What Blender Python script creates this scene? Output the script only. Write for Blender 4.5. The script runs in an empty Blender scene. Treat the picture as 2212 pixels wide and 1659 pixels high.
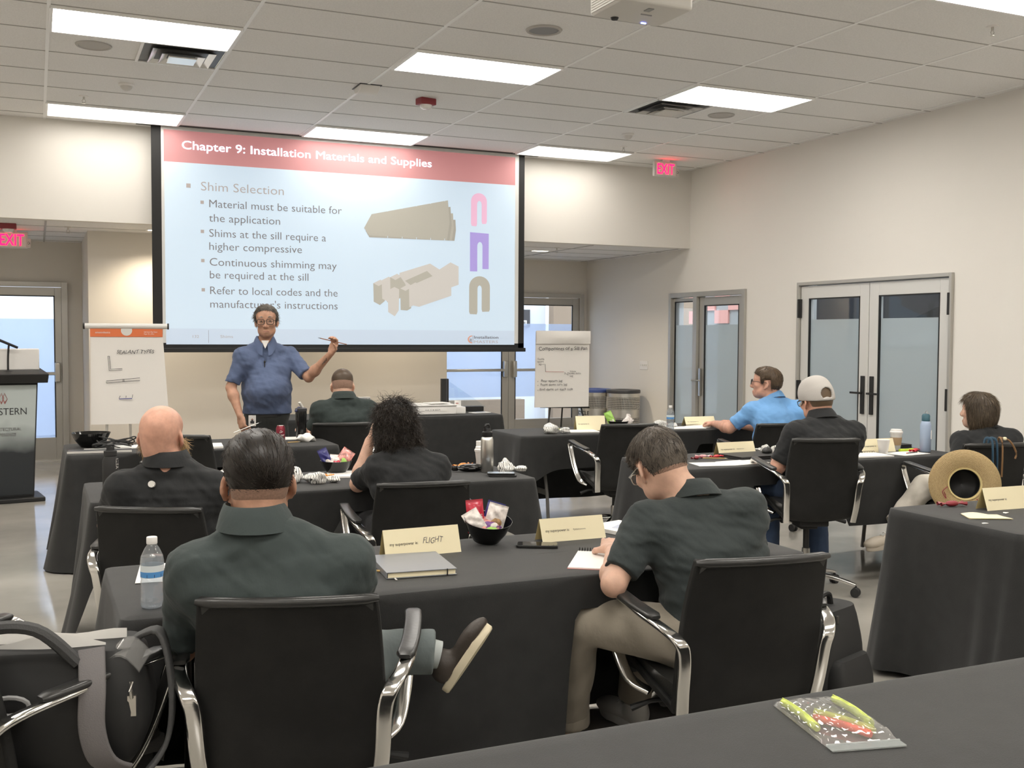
import bpy, math, random
import numpy as np
from mathutils import Vector, Matrix
random.seed(7); rng = np.random.default_rng(7)
R = math.radians; PI = math.pi
SC = bpy.context.scene; COL = SC.collection
# ---------------------------------------------------------------- camera, world, exposure
cam = bpy.data.cameras.new('camera'); camo = bpy.data.objects.new('camera', cam); COL.objects.link(camo)
cam.sensor_width = 36.0; cam.lens = 36.0 * 2283.3 / 2212; cam.clip_end = 100; cam.clip_start = 0.05
_p, _y, _r = -0.04533, -0.42292, 0.00479
_f = Vector((-math.sin(_y)*math.cos(_p), math.cos(_y)*math.cos(_p), math.sin(_p)))
_x = Vector((math.cos(_y), math.sin(_y), 0)); _u = _x.cross(_f)
_rt = math.cos(_r)*_x + math.sin(_r)*_u; _up = -math.sin(_r)*_x + math.cos(_r)*_u
camo.matrix_world = Matrix(((_rt.x, _up.x, -_f.x, 0), (_rt.y, _up.y, -_f.y, 0), (_rt.z, _up.z, -_f.z, 1.54), (0, 0, 0, 1)))
SC.camera = camo
SC.view_settings.view_transform = 'Standard'; SC.view_settings.look = 'None'
SC.view_settings.exposure = 0.95; SC.view_settings.gamma = 1.0; SC.view_settings.use_curve_mapping = False
wd = bpy.data.worlds.new('daylight'); SC.world = wd; wd.use_nodes = True
wd.node_tree.nodes['Background'].inputs[0].default_value = (0.88, 0.93, 1.0, 1)
wd.node_tree.nodes['Background'].inputs[1].default_value = 2.0
LAMP = 10.5                # radiance of the ceiling light diffusers
CE = 3.62; LC = 2.65       # main ceiling, low ceiling of the niche
# ---------------------------------------------------------------- materials
MATS = {}
def mat(name, col, rough=0.5, metal=0.0, spec=0.5, bump=None, var=0.0, vscale=5.0, emit=None, es=0.0, alpha=1.0, trans=0.0, sheen=0.0, coat=0.0, stretch=None, sss=0.0, rvar=0.0):
    m = bpy.data.materials.new(name); m.use_nodes = True; nt = m.node_tree; b = nt.nodes['Principled BSDF']; I = b.inputs
    I['Base Color'].default_value = (*col, 1); I['Roughness'].default_value = rough; I['Metallic'].default_value = metal
    I['Specular IOR Level'].default_value = spec; I['Alpha'].default_value = alpha; I['Transmission Weight'].default_value = trans
    I['Sheen Weight'].default_value = sheen; I['Coat Weight'].default_value = coat
    if sss: I['Subsurface Weight'].default_value = sss; I['Subsurface Radius'].default_value = (.012, .005, .003); I['Subsurface Scale'].default_value = 1.0
    if emit: I['Emission Color'].default_value = (*emit, 1); I['Emission Strength'].default_value = es
    tc = None
    def coords(sc):
        nonlocal tc
        if tc is None: tc = nt.nodes.new('ShaderNodeTexCoord')
        mp = nt.nodes.new('ShaderNodeMapping'); mp.inputs['Scale'].default_value = sc
        nt.links.new(tc.outputs['Object'], mp.inputs[0]); return mp.outputs[0]
    def noise(scale, st=None, det=4):
        n = nt.nodes.new('ShaderNodeTexNoise'); n.inputs['Scale'].default_value = scale; n.inputs['Detail'].default_value = det
        nt.links.new(coords(st or (1, 1, 1)), n.inputs['Vector']); return n
    if var:
        n = noise(vscale, stretch); mx = nt.nodes.new('ShaderNodeMix'); mx.data_type = 'RGBA'
        mr = nt.nodes.new('ShaderNodeMapRange'); mr.inputs[1].default_value = .35; mr.inputs[2].default_value = .65
        nt.links.new(n.outputs['Fac'], mr.inputs[0]); nt.links.new(mr.outputs[0], mx.inputs[0])
        mx.inputs[6].default_value = (*[c*(1-var) for c in col], 1); mx.inputs[7].default_value = (*[min(1, c*(1+var)) for c in col], 1)
        nt.links.new(mx.outputs[2], I['Base Color'])
    if rvar:
        n = noise(vscale*.7, None); mr = nt.nodes.new('ShaderNodeMapRange'); mr.inputs[1].default_value = .3; mr.inputs[2].default_value = .7
        mr.inputs[3].default_value = max(0, rough-rvar); mr.inputs[4].default_value = rough+rvar
        nt.links.new(n.outputs['Fac'], mr.inputs[0]); nt.links.new(mr.outputs[0], I['Roughness'])
    if bump:
        n = noise(bump[0], bump[2] if len(bump) > 2 else None); bp = nt.nodes.new('ShaderNodeBump'); bp.inputs['Strength'].default_value = bump[1]; bp.inputs['Distance'].default_value = .01
        nt.links.new(n.outputs['Fac'], bp.inputs['Height']); nt.links.new(bp.outputs[0], I['Normal'])
    MATS[name] = m; return m
def glassmat(name, tint, frost=0.0, fcol=(.8, .85, .9), gloss=.04):
    m = bpy.data.materials.new(name); m.use_nodes = True; nt = m.node_tree; nt.nodes.clear()
    o = nt.nodes.new('ShaderNodeOutputMaterial'); t = nt.nodes.new('ShaderNodeBsdfTransparent'); t.inputs[0].default_value = (*tint, 1)
    g = nt.nodes.new('ShaderNodeBsdfGlossy'); g.inputs['Roughness'].default_value = .02
    lw = nt.nodes.new('ShaderNodeLayerWeight'); lw.inputs[0].default_value = .5; pw = nt.nodes.new('ShaderNodeMath'); pw.operation = 'POWER'; pw.inputs[1].default_value = 4; nt.links.new(lw.outputs['Facing'], pw.inputs[0])
    fr = nt.nodes.new('ShaderNodeMath'); fr.operation = 'MULTIPLY_ADD'; fr.inputs[1].default_value = .7; fr.inputs[2].default_value = gloss; nt.links.new(pw.outputs[0], fr.inputs[0])
    base = t
    if frost:
        d = nt.nodes.new('ShaderNodeBsdfDiffuse'); d.inputs[0].default_value = (*fcol, 1)
        tl = nt.nodes.new('ShaderNodeBsdfTranslucent'); tl.inputs[0].default_value = (*fcol, 1)
        a = nt.nodes.new('ShaderNodeMixShader'); a.inputs[0].default_value = .7; nt.links.new(d.outputs[0], a.inputs[1]); nt.links.new(tl.outputs[0], a.inputs[2])
        b = nt.nodes.new('ShaderNodeMixShader'); b.inputs[0].default_value = frost; nt.links.new(t.outputs[0], b.inputs[1]); nt.links.new(a.outputs[0], b.inputs[2]); base = b
    c = nt.nodes.new('ShaderNodeMixShader'); nt.links.new(fr.outputs[0], c.inputs[0]); nt.links.new(base.outputs[0], c.inputs[1]); nt.links.new(g.outputs[0], c.inputs[2])
    nt.links.new(c.outputs[0], o.inputs[0]); MATS[name] = m; return m
def hairmat(name, col, var=.5, rough=.45):
    m = mat(name, col, rough, spec=.4); nt = m.node_tree; b = nt.nodes['Principled BSDF']
    g = nt.nodes.new('ShaderNodeNewGeometry'); mx = nt.nodes.new('ShaderNodeMix'); mx.data_type = 'RGBA'
    mx.inputs[6].default_value = (*[c*(1-var) for c in col], 1); mx.inputs[7].default_value = (*[min(1, c*(1+var*1.6)) for c in col], 1)
    nt.links.new(g.outputs['Random Per Island'], mx.inputs[0]); nt.links.new(mx.outputs[2], b.inputs['Base Color']); return m
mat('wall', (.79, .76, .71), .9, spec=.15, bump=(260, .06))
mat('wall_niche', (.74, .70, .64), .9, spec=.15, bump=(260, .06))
mat('tile', (.84, .83, .81), .95, spec=.1, bump=(180, .25), var=.04, vscale=90)
mat('tbar', (.92, .915, .90), .45, spec=.4)
mat('crossbar', (.40, .385, .36), .6)
mat('concrete', (.37, .35, .315), .12, spec=.5, var=.16, vscale=1.3, rvar=.06, bump=(40, .02))
mat('ground', (.30, .31, .33), .8)
mat('alu', (.50, .485, .45), .42, .6)
mat('alu_light', (.70, .69, .66), .45, .25)
mat('chrome', (.74, .73, .71), .14, 1.0, bump=(7, .04))
mat('steel', (.62, .6, .56), .28, 1.0, stretch=(1, 1, 1))
mat('brushed', (.74, .72, .68), .28, 1.0, bump=(60, .12, (30, 30, 1)))
mat('black', (.012, .012, .012), .5)
mat('black_matte', (.018, .018, .018), .75)
mat('black_gloss', (.01, .01, .01), .12)
mat('rubber', (.02, .02, .02), .6)
mat('cloth', (.0185, .0188, .0187), .72, spec=.3, bump=(420, .18), var=.12, vscale=14, sheen=.13)
mat('chair_mesh', (.0135, .0135, .013), .62, spec=.3, bump=(500, .2), var=.2, vscale=9)
mat('leather', (.022, .022, .021), .36, spec=.5, bump=(160, .12))
mat('leather_pad', (.03, .03, .029), .3, spec=.5, bump=(90, .05))
mat('white', (.82, .80, .77), .55)
mat('paper', (.86, .84, .80), .8, spec=.2)
mat('paper_pad', (.80, .77, .73), .85, spec=.15, bump=(5, .12))
mat('cream', (.84, .76, .53), .75, spec=.2)
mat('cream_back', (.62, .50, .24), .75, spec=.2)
mat('ink', (.03, .03, .035), .7)
mat('ink_soft', (.13, .12, .11), .7)
mat('ink_blue', (.08, .09, .3), .7)
mat('ink_red', (.4, .1, .09), .7)
mat('orange', (.72, .17, .05), .6)
mat('red', (.62, .05, .06), .4)
mat('dark_red', (.26, .03, .04), .45)
mat('green', (.30, .52, .08), .45)
mat('blue', (.06, .10, .32), .4)
mat('navy', (.02, .025, .09), .4)
mat('wood', (.55, .36, .12), .5)
mat('graphite', (.05, .05, .055), .45)
mat('leg_grey', (.13, .125, .115), .45)
mat('grey', (.32, .32, .32), .5)
mat('notebook_grey', (.20, .21, .225), .35, spec=.5)
mat('spk', (.50, .48, .45), .8)
mat('spk_grille', (.30, .30, .30), .8, bump=(500, .3))
mat('device', (.68, .66, .62), .5)
mat('exit_red', (.9, .02, .08), .5, emit=(1, .01, .09), es=1.6)
mat('led_blue', (.1, .1, .8), .3, emit=(.15, .2, 1), es=5)
mat('diffuser', (.9, .87, .8), .6, emit=(1.0, .955, .885), es=LAMP)
mat('diffuser_front', (.9, .87, .8), .6, emit=(1.0, .955, .885), es=LAMP*.36)
mat('diffuser_small', (.9, .87, .8), .6, emit=(1.0, .9, .74), es=3)
mat('screen_white', (.78, .78, .76), .85, spec=.1)
mat('slide_body', (.50, .55, .58), .85, spec=.05, emit=(.60, .80, 1.0), es=.27)
mat('slide_foot', (.47, .51, .55), .85, spec=.05, emit=(.58, .74, .95), es=.25)
mat('slide_red', (.50, .27, .27), .85, spec=.05, emit=(.66, .26, .27), es=.22)
mat('slide_ink', (.17, .16, .16), .85, spec=.05, emit=(.5, .45, .45), es=.10)
mat('slide_soft', (.36, .33, .31), .85, spec=.05, emit=(.5, .42, .4), es=.22)
mat('slide_white', (.78, .8, .84), .85, spec=.05, emit=(.85, .92, 1.0), es=.55)
mat('slide_tan', (.36, .345, .30), .85, spec=.05, emit=(.7, .67, .58), es=.17)
mat('slide_tan_light', (.46, .44, .41), .85, spec=.05, emit=(.74, .70, .66), es=.22)
mat('slide_tan_dark', (.32, .305, .265), .85, spec=.05, emit=(.66, .62, .54), es=.15)
mat('slide_pink', (.52, .38, .46), .85, spec=.05, emit=(.9, .45, .66), es=.30)
mat('slide_violet', (.34, .29, .50), .85, spec=.05, emit=(.36, .28, .72), es=.30)
mat('slide_orange', (.55, .30, .22), .85, spec=.05, emit=(.7, .3, .2), es=.25)
mat('clear', (1, 1, 1), .03, trans=1.0, spec=.5)
mat('water', (.93, .96, 1), .02, trans=1.0)
MATS['clear'].node_tree.nodes['Principled BSDF'].inputs['IOR'].default_value = 1.2
glassmat('glass', (.94, .97, .99)); glassmat('film', (.88, .91, .91), .62, (.74, .77, .76)); glassmat('film_blue', (.88, .93, 1.0), .5, (.74, .81, .96))
glassmat('plastic_film', (.96, .96, .96), .27, (.9, .89, .87), .07)
glassmat('lens', (.93, .93, .93))
glassmat('bottle_film', (.90, .92, .94), .14, (.85, .88, .9))
def M(n): return MATS[n]
# ---------------------------------------------------------------- mesh building
def frame_from(z, up=(0, 0, 1)):
    z = Vector(z).normalized(); u = Vector(up)
    if abs(z.dot(u.normalized())) > .98: u = Vector((0, 1, 0))
    x = u.cross(z).normalized(); return x, z.cross(x), z
class MB:
    def __init__(s): s.v = []; s.f = []; s.m = []; s.M = None; s.mi = 0
    def add(s, V, F):
        o = len(s.v)
        if s.M is not None: V = [tuple(s.M @ Vector(p)) for p in V]
        s.v += [tuple(p) for p in V]; s.f += [tuple(i + o for i in f) for f in F]; s.m += [s.mi]*len(F); return s
    def box(s, c, d, rz=0, rot=None):
        x, y, z = d[0]/2, d[1]/2, d[2]/2
        V = [Vector(p) for p in [(-x,-y,-z),(x,-y,-z),(x,y,-z),(-x,y,-z),(-x,-y,z),(x,-y,z),(x,y,z),(-x,y,z)]]
        Q = rot if rot is not None else Matrix.Rotation(rz, 3, 'Z'); c = Vector(c)
        return s.add([c + Q @ p for p in V], [(3,2,1,0),(4,5,6,7),(0,1,5,4),(1,2,6,5),(2,3,7,6),(3,0,4,7)])
    def bx(s, x0, x1, y0, y1, z0, z1): return s.box(((x0+x1)/2, (y0+y1)/2, (z0+z1)/2), (x1-x0, y1-y0, z1-z0))
    def ring(s, rings, closed=True, cap=True, loop=False):
        n = len(rings[0]); V = [p for r in rings for p in r]; F = []
        m = len(rings)
        for i in range(m if loop else m-1):
            for j in range(n if closed else n-1):
                a, b = i*n+j, i*n+(j+1) % n; c, d = ((i+1) % m)*n+(j+1) % n, ((i+1) % m)*n+j
                F.append((a, b, c, d))
        if cap and closed and not loop: F.append(tuple(range(n-1, -1, -1))); F.append(tuple(range((m-1)*n, m*n)))
        return s.add(V, F)
    def cyl(s, a, b, r0, r1=None, n=20, cap=True):
        r1 = r0 if r1 is None else r1; a, b = Vector(a), Vector(b); x, y, z = frame_from(b-a)
        return s.ring([[c + r*(math.cos(t)*x + math.sin(t)*y) for t in [2*PI*k/n for k in range(n)]] for c, r in ((a, r0), (b, r1))], cap=cap)
    def lathe(s, prof, n=28, c=(0, 0, 0), cap=True, axis=None):
        c = Vector(c); x, y, z = (Vector((1,0,0)), Vector((0,1,0)), Vector((0,0,1))) if axis is None else frame_from(axis)
        return s.ring([[c + r*(math.cos(t)*x + math.sin(t)*y) + h*z for t in [2*PI*k/n for k in range(n)]] for r, h in prof], cap=cap)
    def sweep(s, path, sec, up=(0, 0, 1), cap=True, loop=False, scale=None):
        P = [Vector(p) for p in path]; rings = []; m = len(P)
        for i, p in enumerate(P):
            t = (P[(i+1) % m] - P[i-1]) if loop else (P[min(i+1, m-1)] - P[max(i-1, 0)])
            u = up[i] if isinstance(up, list) else up
            x, y, z = frame_from(t, u); k = scale[i] if scale else 1.0
            kx, ky = k if isinstance(k, tuple) else (k, k)
            rings.append([p + a*kx*x + b*ky*y for a, b in sec])
        return s.ring(rings, cap=cap, loop=loop)
    def tube(s, path, r, n=8, scale=None, loop=False, up=(0, 0, 1)): return s.sweep(path, [(r*math.cos(2*PI*k/n), r*math.sin(2*PI*k/n)) for k in range(n)], scale=scale, loop=loop, up=up)
    def grid(s, fn, nu, nv, wrap=False):
        V = [fn(i/(nu if wrap else nu-1), j/(nv-1)) for j in range(nv) for i in range(nu)]; F = []
        for j in range(nv-1):
            for i in range(nu if wrap else nu-1): F.append((j*nu+i, j*nu+(i+1) % nu, (j+1)*nu+(i+1) % nu, (j+1)*nu+i))
        return s.add(V, F)
    def ell(s, c, r, n=16, rot=None):
        c = Vector(c); r = (r, r, r) if not isinstance(r, tuple) else r; rings = []
        for i in range(1, n//2):
            a = -PI/2 + PI*i/(n//2)
            rings.append([Vector((r[0]*math.cos(a)*math.cos(2*PI*k/n), r[1]*math.cos(a)*math.sin(2*PI*k/n), r[2]*math.sin(a))) for k in range(n)])
        if rot is not None: rings = [[rot @ p for p in q] for q in rings]
        return s.ring([[c + p for p in q] for q in rings])
    def prism(s, poly, a, b, plane='xy'):
        def P(u, v, h): return (u, v, h) if plane == 'xy' else ((u, h, v) if plane == 'xz' else (h, u, v))
        return s.ring([[P(u, v, h) for u, v in poly] for h in (a, b)])
    def build(s, name, m, parent=None, smooth=40, bevel=0, sub=0, seg=2, loc=None):
        me = bpy.data.meshes.new(name); me.from_pydata(s.v, [], s.f)
        for x in (m if isinstance(m, (list, tuple)) else [m]): me.materials.append(M(x) if isinstance(x, str) else x)
        if any(s.m): me.polygons.foreach_set('material_index', s.m)
        import bmesh
        bm = bmesh.new(); bm.from_mesh(me); bmesh.ops.recalc_face_normals(bm, faces=bm.faces); bm.to_mesh(me); bm.free()
        if smooth: me.polygons.foreach_set('use_smooth', [True]*len(me.polygons)); me.set_sharp_from_angle(angle=R(smooth))
        o = bpy.data.objects.new(name, me); COL.objects.link(o)
        if bevel: b = o.modifiers.new('bevel', 'BEVEL'); b.width = bevel; b.segments = seg; b.limit_method = 'ANGLE'; b.angle_limit = R(35)
        if sub: b = o.modifiers.new('sub', 'SUBSURF'); b.levels = sub; b.render_levels = sub
        if parent is not None: o.parent = parent
        if loc is not None: o.location = loc
        return o
def rrect(w, h, r, n=4):
    out = []
    for cx, cy, a0 in ((w/2-r, h/2-r, 0), (-w/2+r, h/2-r, 90), (-w/2+r, -h/2+r, 180), (w/2-r, -h/2+r, 270)):
        for k in range(n+1): a = R(a0 + 90*k/n); out.append((cx + r*math.cos(a), cy + r*math.sin(a)))
    return out
def tag(o, label, cat, group=None, kind=None):
    o['label'] = label; o['category'] = cat
    if group: o['group'] = group
    if kind: o['kind'] = kind
    return o
def thing(name, label, cat, loc=(0, 0, 0), rz=0, group=None):
    o = bpy.data.objects.new(name, None); COL.objects.link(o); o.empty_display_size = .05
    o.location = loc; o.rotation_euler = (0, 0, rz); return tag(o, label, cat, group)
def struct(o): o['kind'] = 'structure'; return o
def dup(root, loc, rz=0, label=None, rot=None, sc=None):
    r = root.copy(); COL.objects.link(r); r.location = loc; r.rotation_euler = rot if rot else (0, 0, rz)
    if sc: r.scale = (sc,)*3 if not isinstance(sc, tuple) else sc
    if label: r['label'] = label
    for ch in list(root.children):
        c = ch.copy(); COL.objects.link(c); c.parent = r
        for g in ch.children: d = g.copy(); COL.objects.link(d); d.parent = c
    return r
_fc = {}
def text_geo(body, bold=0.0):
    if (body, bold) in _fc: return _fc[(body, bold)]
    cu = bpy.data.curves.new('glyphs', 'FONT'); cu.body = body; cu.size = 1; cu.offset = bold; cu.space_character = 1.0 if bold <= 0 else 1.03; cu.resolution_u = 3
    ob = bpy.data.objects.new('glyphs', cu); COL.objects.link(ob); dg = bpy.context.evaluated_depsgraph_get(); dg.update()
    me = bpy.data.meshes.new_from_object(ob.evaluated_get(dg))
    V = [tuple(v.co) for v in me.vertices]; F = [tuple(p.vertices) for p in me.polygons]
    bpy.data.objects.remove(ob); bpy.data.curves.remove(cu); bpy.data.meshes.remove(me)
    _fc[(body, bold)] = (V, F); return V, F
def text(mb, body, o, ux, uz, width, cap, bold=0.0, slant=0.0, jitter=0.0):
    # lays a line of lettering from its baseline start o along ux, up uz; cap = capital height
    V, F = text_geo(body, min(bold, 0.0)); x0 = min(p[0] for p in V); w = max(p[0] for p in V) - x0
    o, ux, uz = Vector(o), Vector(ux).normalized(), Vector(uz).normalized(); sx = width/w; sy = cap/.69
    js = random.random()*9
    if bold > .006:
        n_ = len(V); k_ = bold*.33; V = [(p[0]+q*k_, p[1]+(w_ if q else 0)*k_*.5, 0) for q, w_ in ((-1, 1), (-1, -1), (0, 0), (1, 1), (1, -1)) for p in V]; F = [tuple(i+n_*q for i in f) for q in range(5) for f in F]
    mb.add([o + ux*((x-x0)*sx + slant*y*sy + jitter*cap*math.sin(x*5+js)*.3) + uz*(y*sy + jitter*cap*math.sin(x*3.1+js)) for x, y, z in V], F)
    return mb
# ================================================================ room shell
XR, YS, YB, YC = 7.52, 11.27, 14.0, 12.3
XL, YR = -4.0, -4.0
b = MB(); b.bx(XL-.2, XR+.2, YR-.2, YB+.2, -.1, 0); struct(b.build('floor', 'concrete'))
b = MB(); b.bx(XL, XR, YR, YS+.12, CE, CE+.1); o = b.build('ceiling', 'tile'); struct(o)
X0, Y6 = .103, 7.376
b = MB()
for i in range(-3, 7): x = X0 + 1.2192*i; b.bx(x-.012, x+.012, YR, YS, CE-.004, CE+.002)
o2 = b.build('ceiling_tee_bars', 'tbar', smooth=0); o2.name = 'trim_1'; struct(o2)
b = MB()
for j in range(-18, 7):
    y = Y6 + .6096*j; b.bx(XL, XR, y-.006, y+.006, CE-.003, CE+.002)
struct(b.build('trim_2', 'crossbar', smooth=0))
b = MB(); b.bx(XL, XR, YS, YS+.12, LC, CE); struct(b.build('wall_soffit', 'wall'))
b = MB(); b.bx(XL, XR, YS+.12, YB, LC, LC+.08); struct(b.build('ceiling_niche', 'tile'))
b = MB()
for x in np.arange(X0-1.2192*3, XR, 1.2192): b.bx(x-.01, x+.01, YS+.12, YB, LC-.004, LC)
for y in (11.95, 12.56, 13.17, 13.78): b.bx(XL, XR, y-.006, y+.006, LC-.003, LC)
struct(b.build('trim_3', 'crossbar', smooth=0))
S1 = (10.09, 11.70, 2.10); D2 = (7.05, 9.165, 2.13)
b = MB()
for y0, y1, z0 in ((YR, D2[0], 0), (D2[0], D2[1], D2[2]), (D2[1], S1[0], 0), (S1[0], S1[1], S1[2]), (S1[1], YB+.2, 0)): b.bx(XR, XR+.2, y0, y1, z0, CE)
struct(b.build('wall_right', 'wall', smooth=0))
b = MB()
LDX = (-.78, .355); BDX = (5.02, 7.446); DZ = 2.165
for x0, x1, z0 in ((XL, LDX[0], 0), (LDX[0], LDX[1], DZ), (LDX[1], BDX[0], 0), (BDX[0], BDX[1], DZ), (BDX[1], XR, 0)): b.bx(x0, x1, YB, YB+.15, z0, LC)
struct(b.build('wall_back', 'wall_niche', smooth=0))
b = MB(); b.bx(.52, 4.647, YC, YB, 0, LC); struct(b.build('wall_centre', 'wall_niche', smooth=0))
b = MB(); b.bx(XL-.15, XL, YR, YB, 0, CE); struct(b.build('wall_left', 'wall', smooth=0))
b = MB(); b.bx(XL, XR, YR-.15, YR, 0, CE); struct(b.build('wall_rear', 'wall', smooth=0))
# skirting
b = MB(); b.bx(.52, 4.647, YC-.012, YC, 0, .1); b.bx(.508, .52, YC-.012, YB, 0, .1); struct(b.build('baseboard_centre', 'grey', smooth=0))
b = MB()
for y0, y1 in ((YR, D2[0]), (D2[1], S1[0]), (S1[1], YB)): b.bx(XR-.012, XR, y0, y1, 0, .1)
struct(b.build('baseboard_right', 'grey', smooth=0))
# beyond the glass: paved court and its walls
b = MB(); b.bx(-8, 20, YB+.2, 24, -.12, -.02); b.bx(XR+.2, 16, -4, YB+.2, -.12, -.02); struct(b.build('ground', 'ground', smooth=0))
mat('court_white', (.80, .84, .90), .9); mat('court_beige', (.30, .225, .16), .9); mat('court_dark', (.022, .024, .03), .8); mat('court_grey', (.42, .43, .42), .9); mat('court_red', (.80, .42, .36), .9)
b = MB(); b.bx(-8, 8.55, 17.5, 17.7, 0, 5); struct(b.build('wall_court', 'court_white', smooth=0))
b = MB(); b.bx(8.56, 12, 17.2, 17.4, 0, 5); b.bx(5.2, 7.9, 17.0, 17.2, 0, .42); struct(b.build('wall_court_beige', 'court_beige', smooth=0))
b = MB(); b.bx(9.6, 9.8, -4, 14, 0, 4.2); struct(b.build('wall_court_side', 'court_grey', smooth=0))
b = MB(); b.box((0, 0, 0), (.42, .08, .32)); t = thing('wall_cabinet', 'dark box on the outside wall seen through right glass door', 'box', (7.98, 17.45, 1.86)); b.build('body', 'graphite', t)
b = MB(); b.box((.02, -.045, -.08), (.24, .01, .09)); b.build('label_plate', 'white', t)
b = MB(); text(b, 'SUS 0040', (-.08, -.052, -.105), (1, 0, 0), (0, 0, 1), .2, .05, .02); b.build('lettering', 'ink', t)
b = MB()
for k in range(7):
    for j in range(4):
        if (k+j) % 2 == 0: b.bx(9.57, 9.6, 11.9+k*.35, 12.25+k*.35, 1.75+j*.2, 1.95+j*.2)
o = b.build('wall_banner', 'court_red', smooth=0); tag(o, 'faded red and white checked banner beyond the narrow glass door', 'banner')
b = MB(); b.bx(9.4, 9.59, 9.55, 11.1, 1.72, 2.6); o = b.build('shutter_panel', 'court_dark'); tag(o, 'dark panel seen through left leaf of the white double doors', 'panel')
b = MB(); b.prism([(8.0, 2.5), (8.0, 2.05), (8.5, 1.9), (9.3, 1.62), (9.3, 2.5)], 8.9, 9.595, 'yz'); o = b.build('awning', 'court_dark', smooth=0); tag(o, 'dark slanted awning seen through right leaf of the white double doors', 'awning')
# ---------------------------------------------------------------- doors
def leaf(par, x0, x1, z0, z1, m, st=.1, top=.1, bot=.25, film_z=1.72, film='film_blue', t=.045, fb=.0):
    # a glazed door leaf lying in the local xz plane
    b = MB(); b.bx(x0, x0+st, -t/2, t/2, z0, z1); b.bx(x1-st, x1, -t/2, t/2, z0, z1)
    b.bx(x0+st, x1-st, -t/2, t/2, z1-top, z1); b.bx(x0+st, x1-st, -t/2, t/2, z0, z0+bot); b.build('leaf_frame', m, par, smooth=0, bevel=.003)
    b = MB(); b.bx(x0+st-.005, x1-st+.005, -.004, .004, z0+bot-.005, z1-top+.005); g = b.build('glass_pane', 'glass', par, smooth=0)
    b = MB(); b.bx(x0+st, x1-st, -.0075, -.0055, z0+bot+fb, film_z); b.build('frosted_film', film, g, smooth=0)
    b = MB()
    for a, c in ((x0+st, x0+st+.012), (x1-st-.012, x1-st)): b.bx(a, c, -t/2-.002, -.008, z0+bot, z1-top)
    b.bx(x0+st, x1-st, -t/2-.002, -.008, z1-top-.012, z1-top); b.build('glazing_gasket', 'black', g, smooth=0)
def doorframe(par, x0, x1, z1, m, w=.05, head=.055, d=.13):
    b = MB(); b.bx(x0, x0+w, -d/2, d/2, 0, z1); b.bx(x1-w, x1, -d/2, d/2, 0, z1); b.bx(x0+w, x1-w, -d/2, d/2, z1-head, z1)
    b.bx(x0+w-.0, x0+w+.012, .0, d/2, 0, z1-head); b.build('door_frame', m, par, smooth=0, bevel=.003)
def pushbar(par, x0, x1, z, hx):
    b = MB(); b.box(((x0+x1)/2, -.075, z), (x1-x0, .035, .04)); b.build('push_bar', 'steel', par, bevel=.008)
    b = MB(); b.box((hx, -.06, z+.015), (.065, .075, .24)); b.build('latch_case', 'steel', par, bevel=.015, seg=3)
d = bpy.data.objects.new('door_1', None); COL.objects.link(d); d.location = (0, YB, 0); struct(d); d['label'] = 'aluminium glass door with push bar behind the lectern'
doorframe(d, LDX[0], LDX[1], DZ, 'alu', .07, .06); leaf(d, -.70, .285, .01, 2.10, 'alu', .075, .1, .27); pushbar(d, -.6, .22, 1.06, .235)
b = MB(); b.bx(-.72, .3, -.09, .09, 0, .012); b.build('threshold', 'alu_light', d, smooth=0)
d = bpy.data.objects.new('door_2', None); COL.objects.link(d); d.location = (0, YB, 0); struct(d); d['label'] = 'pair of aluminium glass doors behind the right flip chart'
doorframe(d, BDX[0], BDX[1], DZ, 'alu', .07, .06)
leaf(d, 5.09, 6.232, .01, 2.10, 'alu', .1, .1, .32, fb=.33); leaf(d, 6.236, 7.376, .01, 2.10, 'alu', .1, .1, .32, fb=.33)
pushbar(d, 5.2, 6.17, 1.05, 6.17); pushbar(d, 6.30, 7.26, 1.05, 6.31)
b = MB(); b.bx(5.09, 7.38, -.09, .09, 0, .012); b.build('threshold', 'alu_light', d, smooth=0)
# right wall units: local x runs along -world y so that local -y faces the room
d = bpy.data.objects.new('door_3', None); COL.objects.link(d); d.location = (XR+.03, S1[1], 0); d.rotation_euler = (0, 0, -PI/2); struct(d); d['label'] = 'narrow grey aluminium glass door with side light'
W = S1[1]-S1[0]; doorframe(d, 0, W, S1[2], 'alu', .05, .06)
b = MB(); b.bx(.56, .64, -.065, .065, 0, S1[2]-.06); b.build('mullion', 'alu', d, smooth=0)
leaf(d, .05, .56, .01, 2.03, 'alu', .035, .04, .3, 1.69, 'film'); leaf(d, .65, W-.055, .01, 2.03, 'alu', .1, .1, .27, 1.69, 'film')
b = MB(); b.box((.70, -.045, .98), (.035, .02, .34)); b.tube([(.70, -.05, 1.0), (.70, -.09, 1.0), (.58, -.09, 1.0)], .009); b.build('door_handle', 'steel', d)
d = bpy.data.objects.new('door_4', None); COL.objects.link(d); d.location = (XR+.03, D2[1], 0); d.rotation_euler = (0, 0, -PI/2); struct(d); d['label'] = 'white double glass doors with black lever handles'
W = D2[1]-D2[0]; doorframe(d, 0, W, D2[2], 'alu', .03, .035)
for a, c in ((.035, W/2-.004), (W/2+.004, W-.035)): leaf(d, a, c, .01, 2.085, 'alu_light', .125, .13, .3, 1.73, 'film', .06)
for s in (-1, 1):
    b = MB(); b.box((W/2+s*.062, -.04, .97), (.045, .02, .38)); b.build('handle_plate', 'black', d, bevel=.003)
    b = MB(); b.tube([(W/2+s*.062, -.04, .99), (W/2+s*.062, -.085, .99)], .011); b.box((W/2+s*.115, -.09, .99), (.135, .016, .02)); b.build('lever_handle', 'black', d, bevel=.003)
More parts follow.
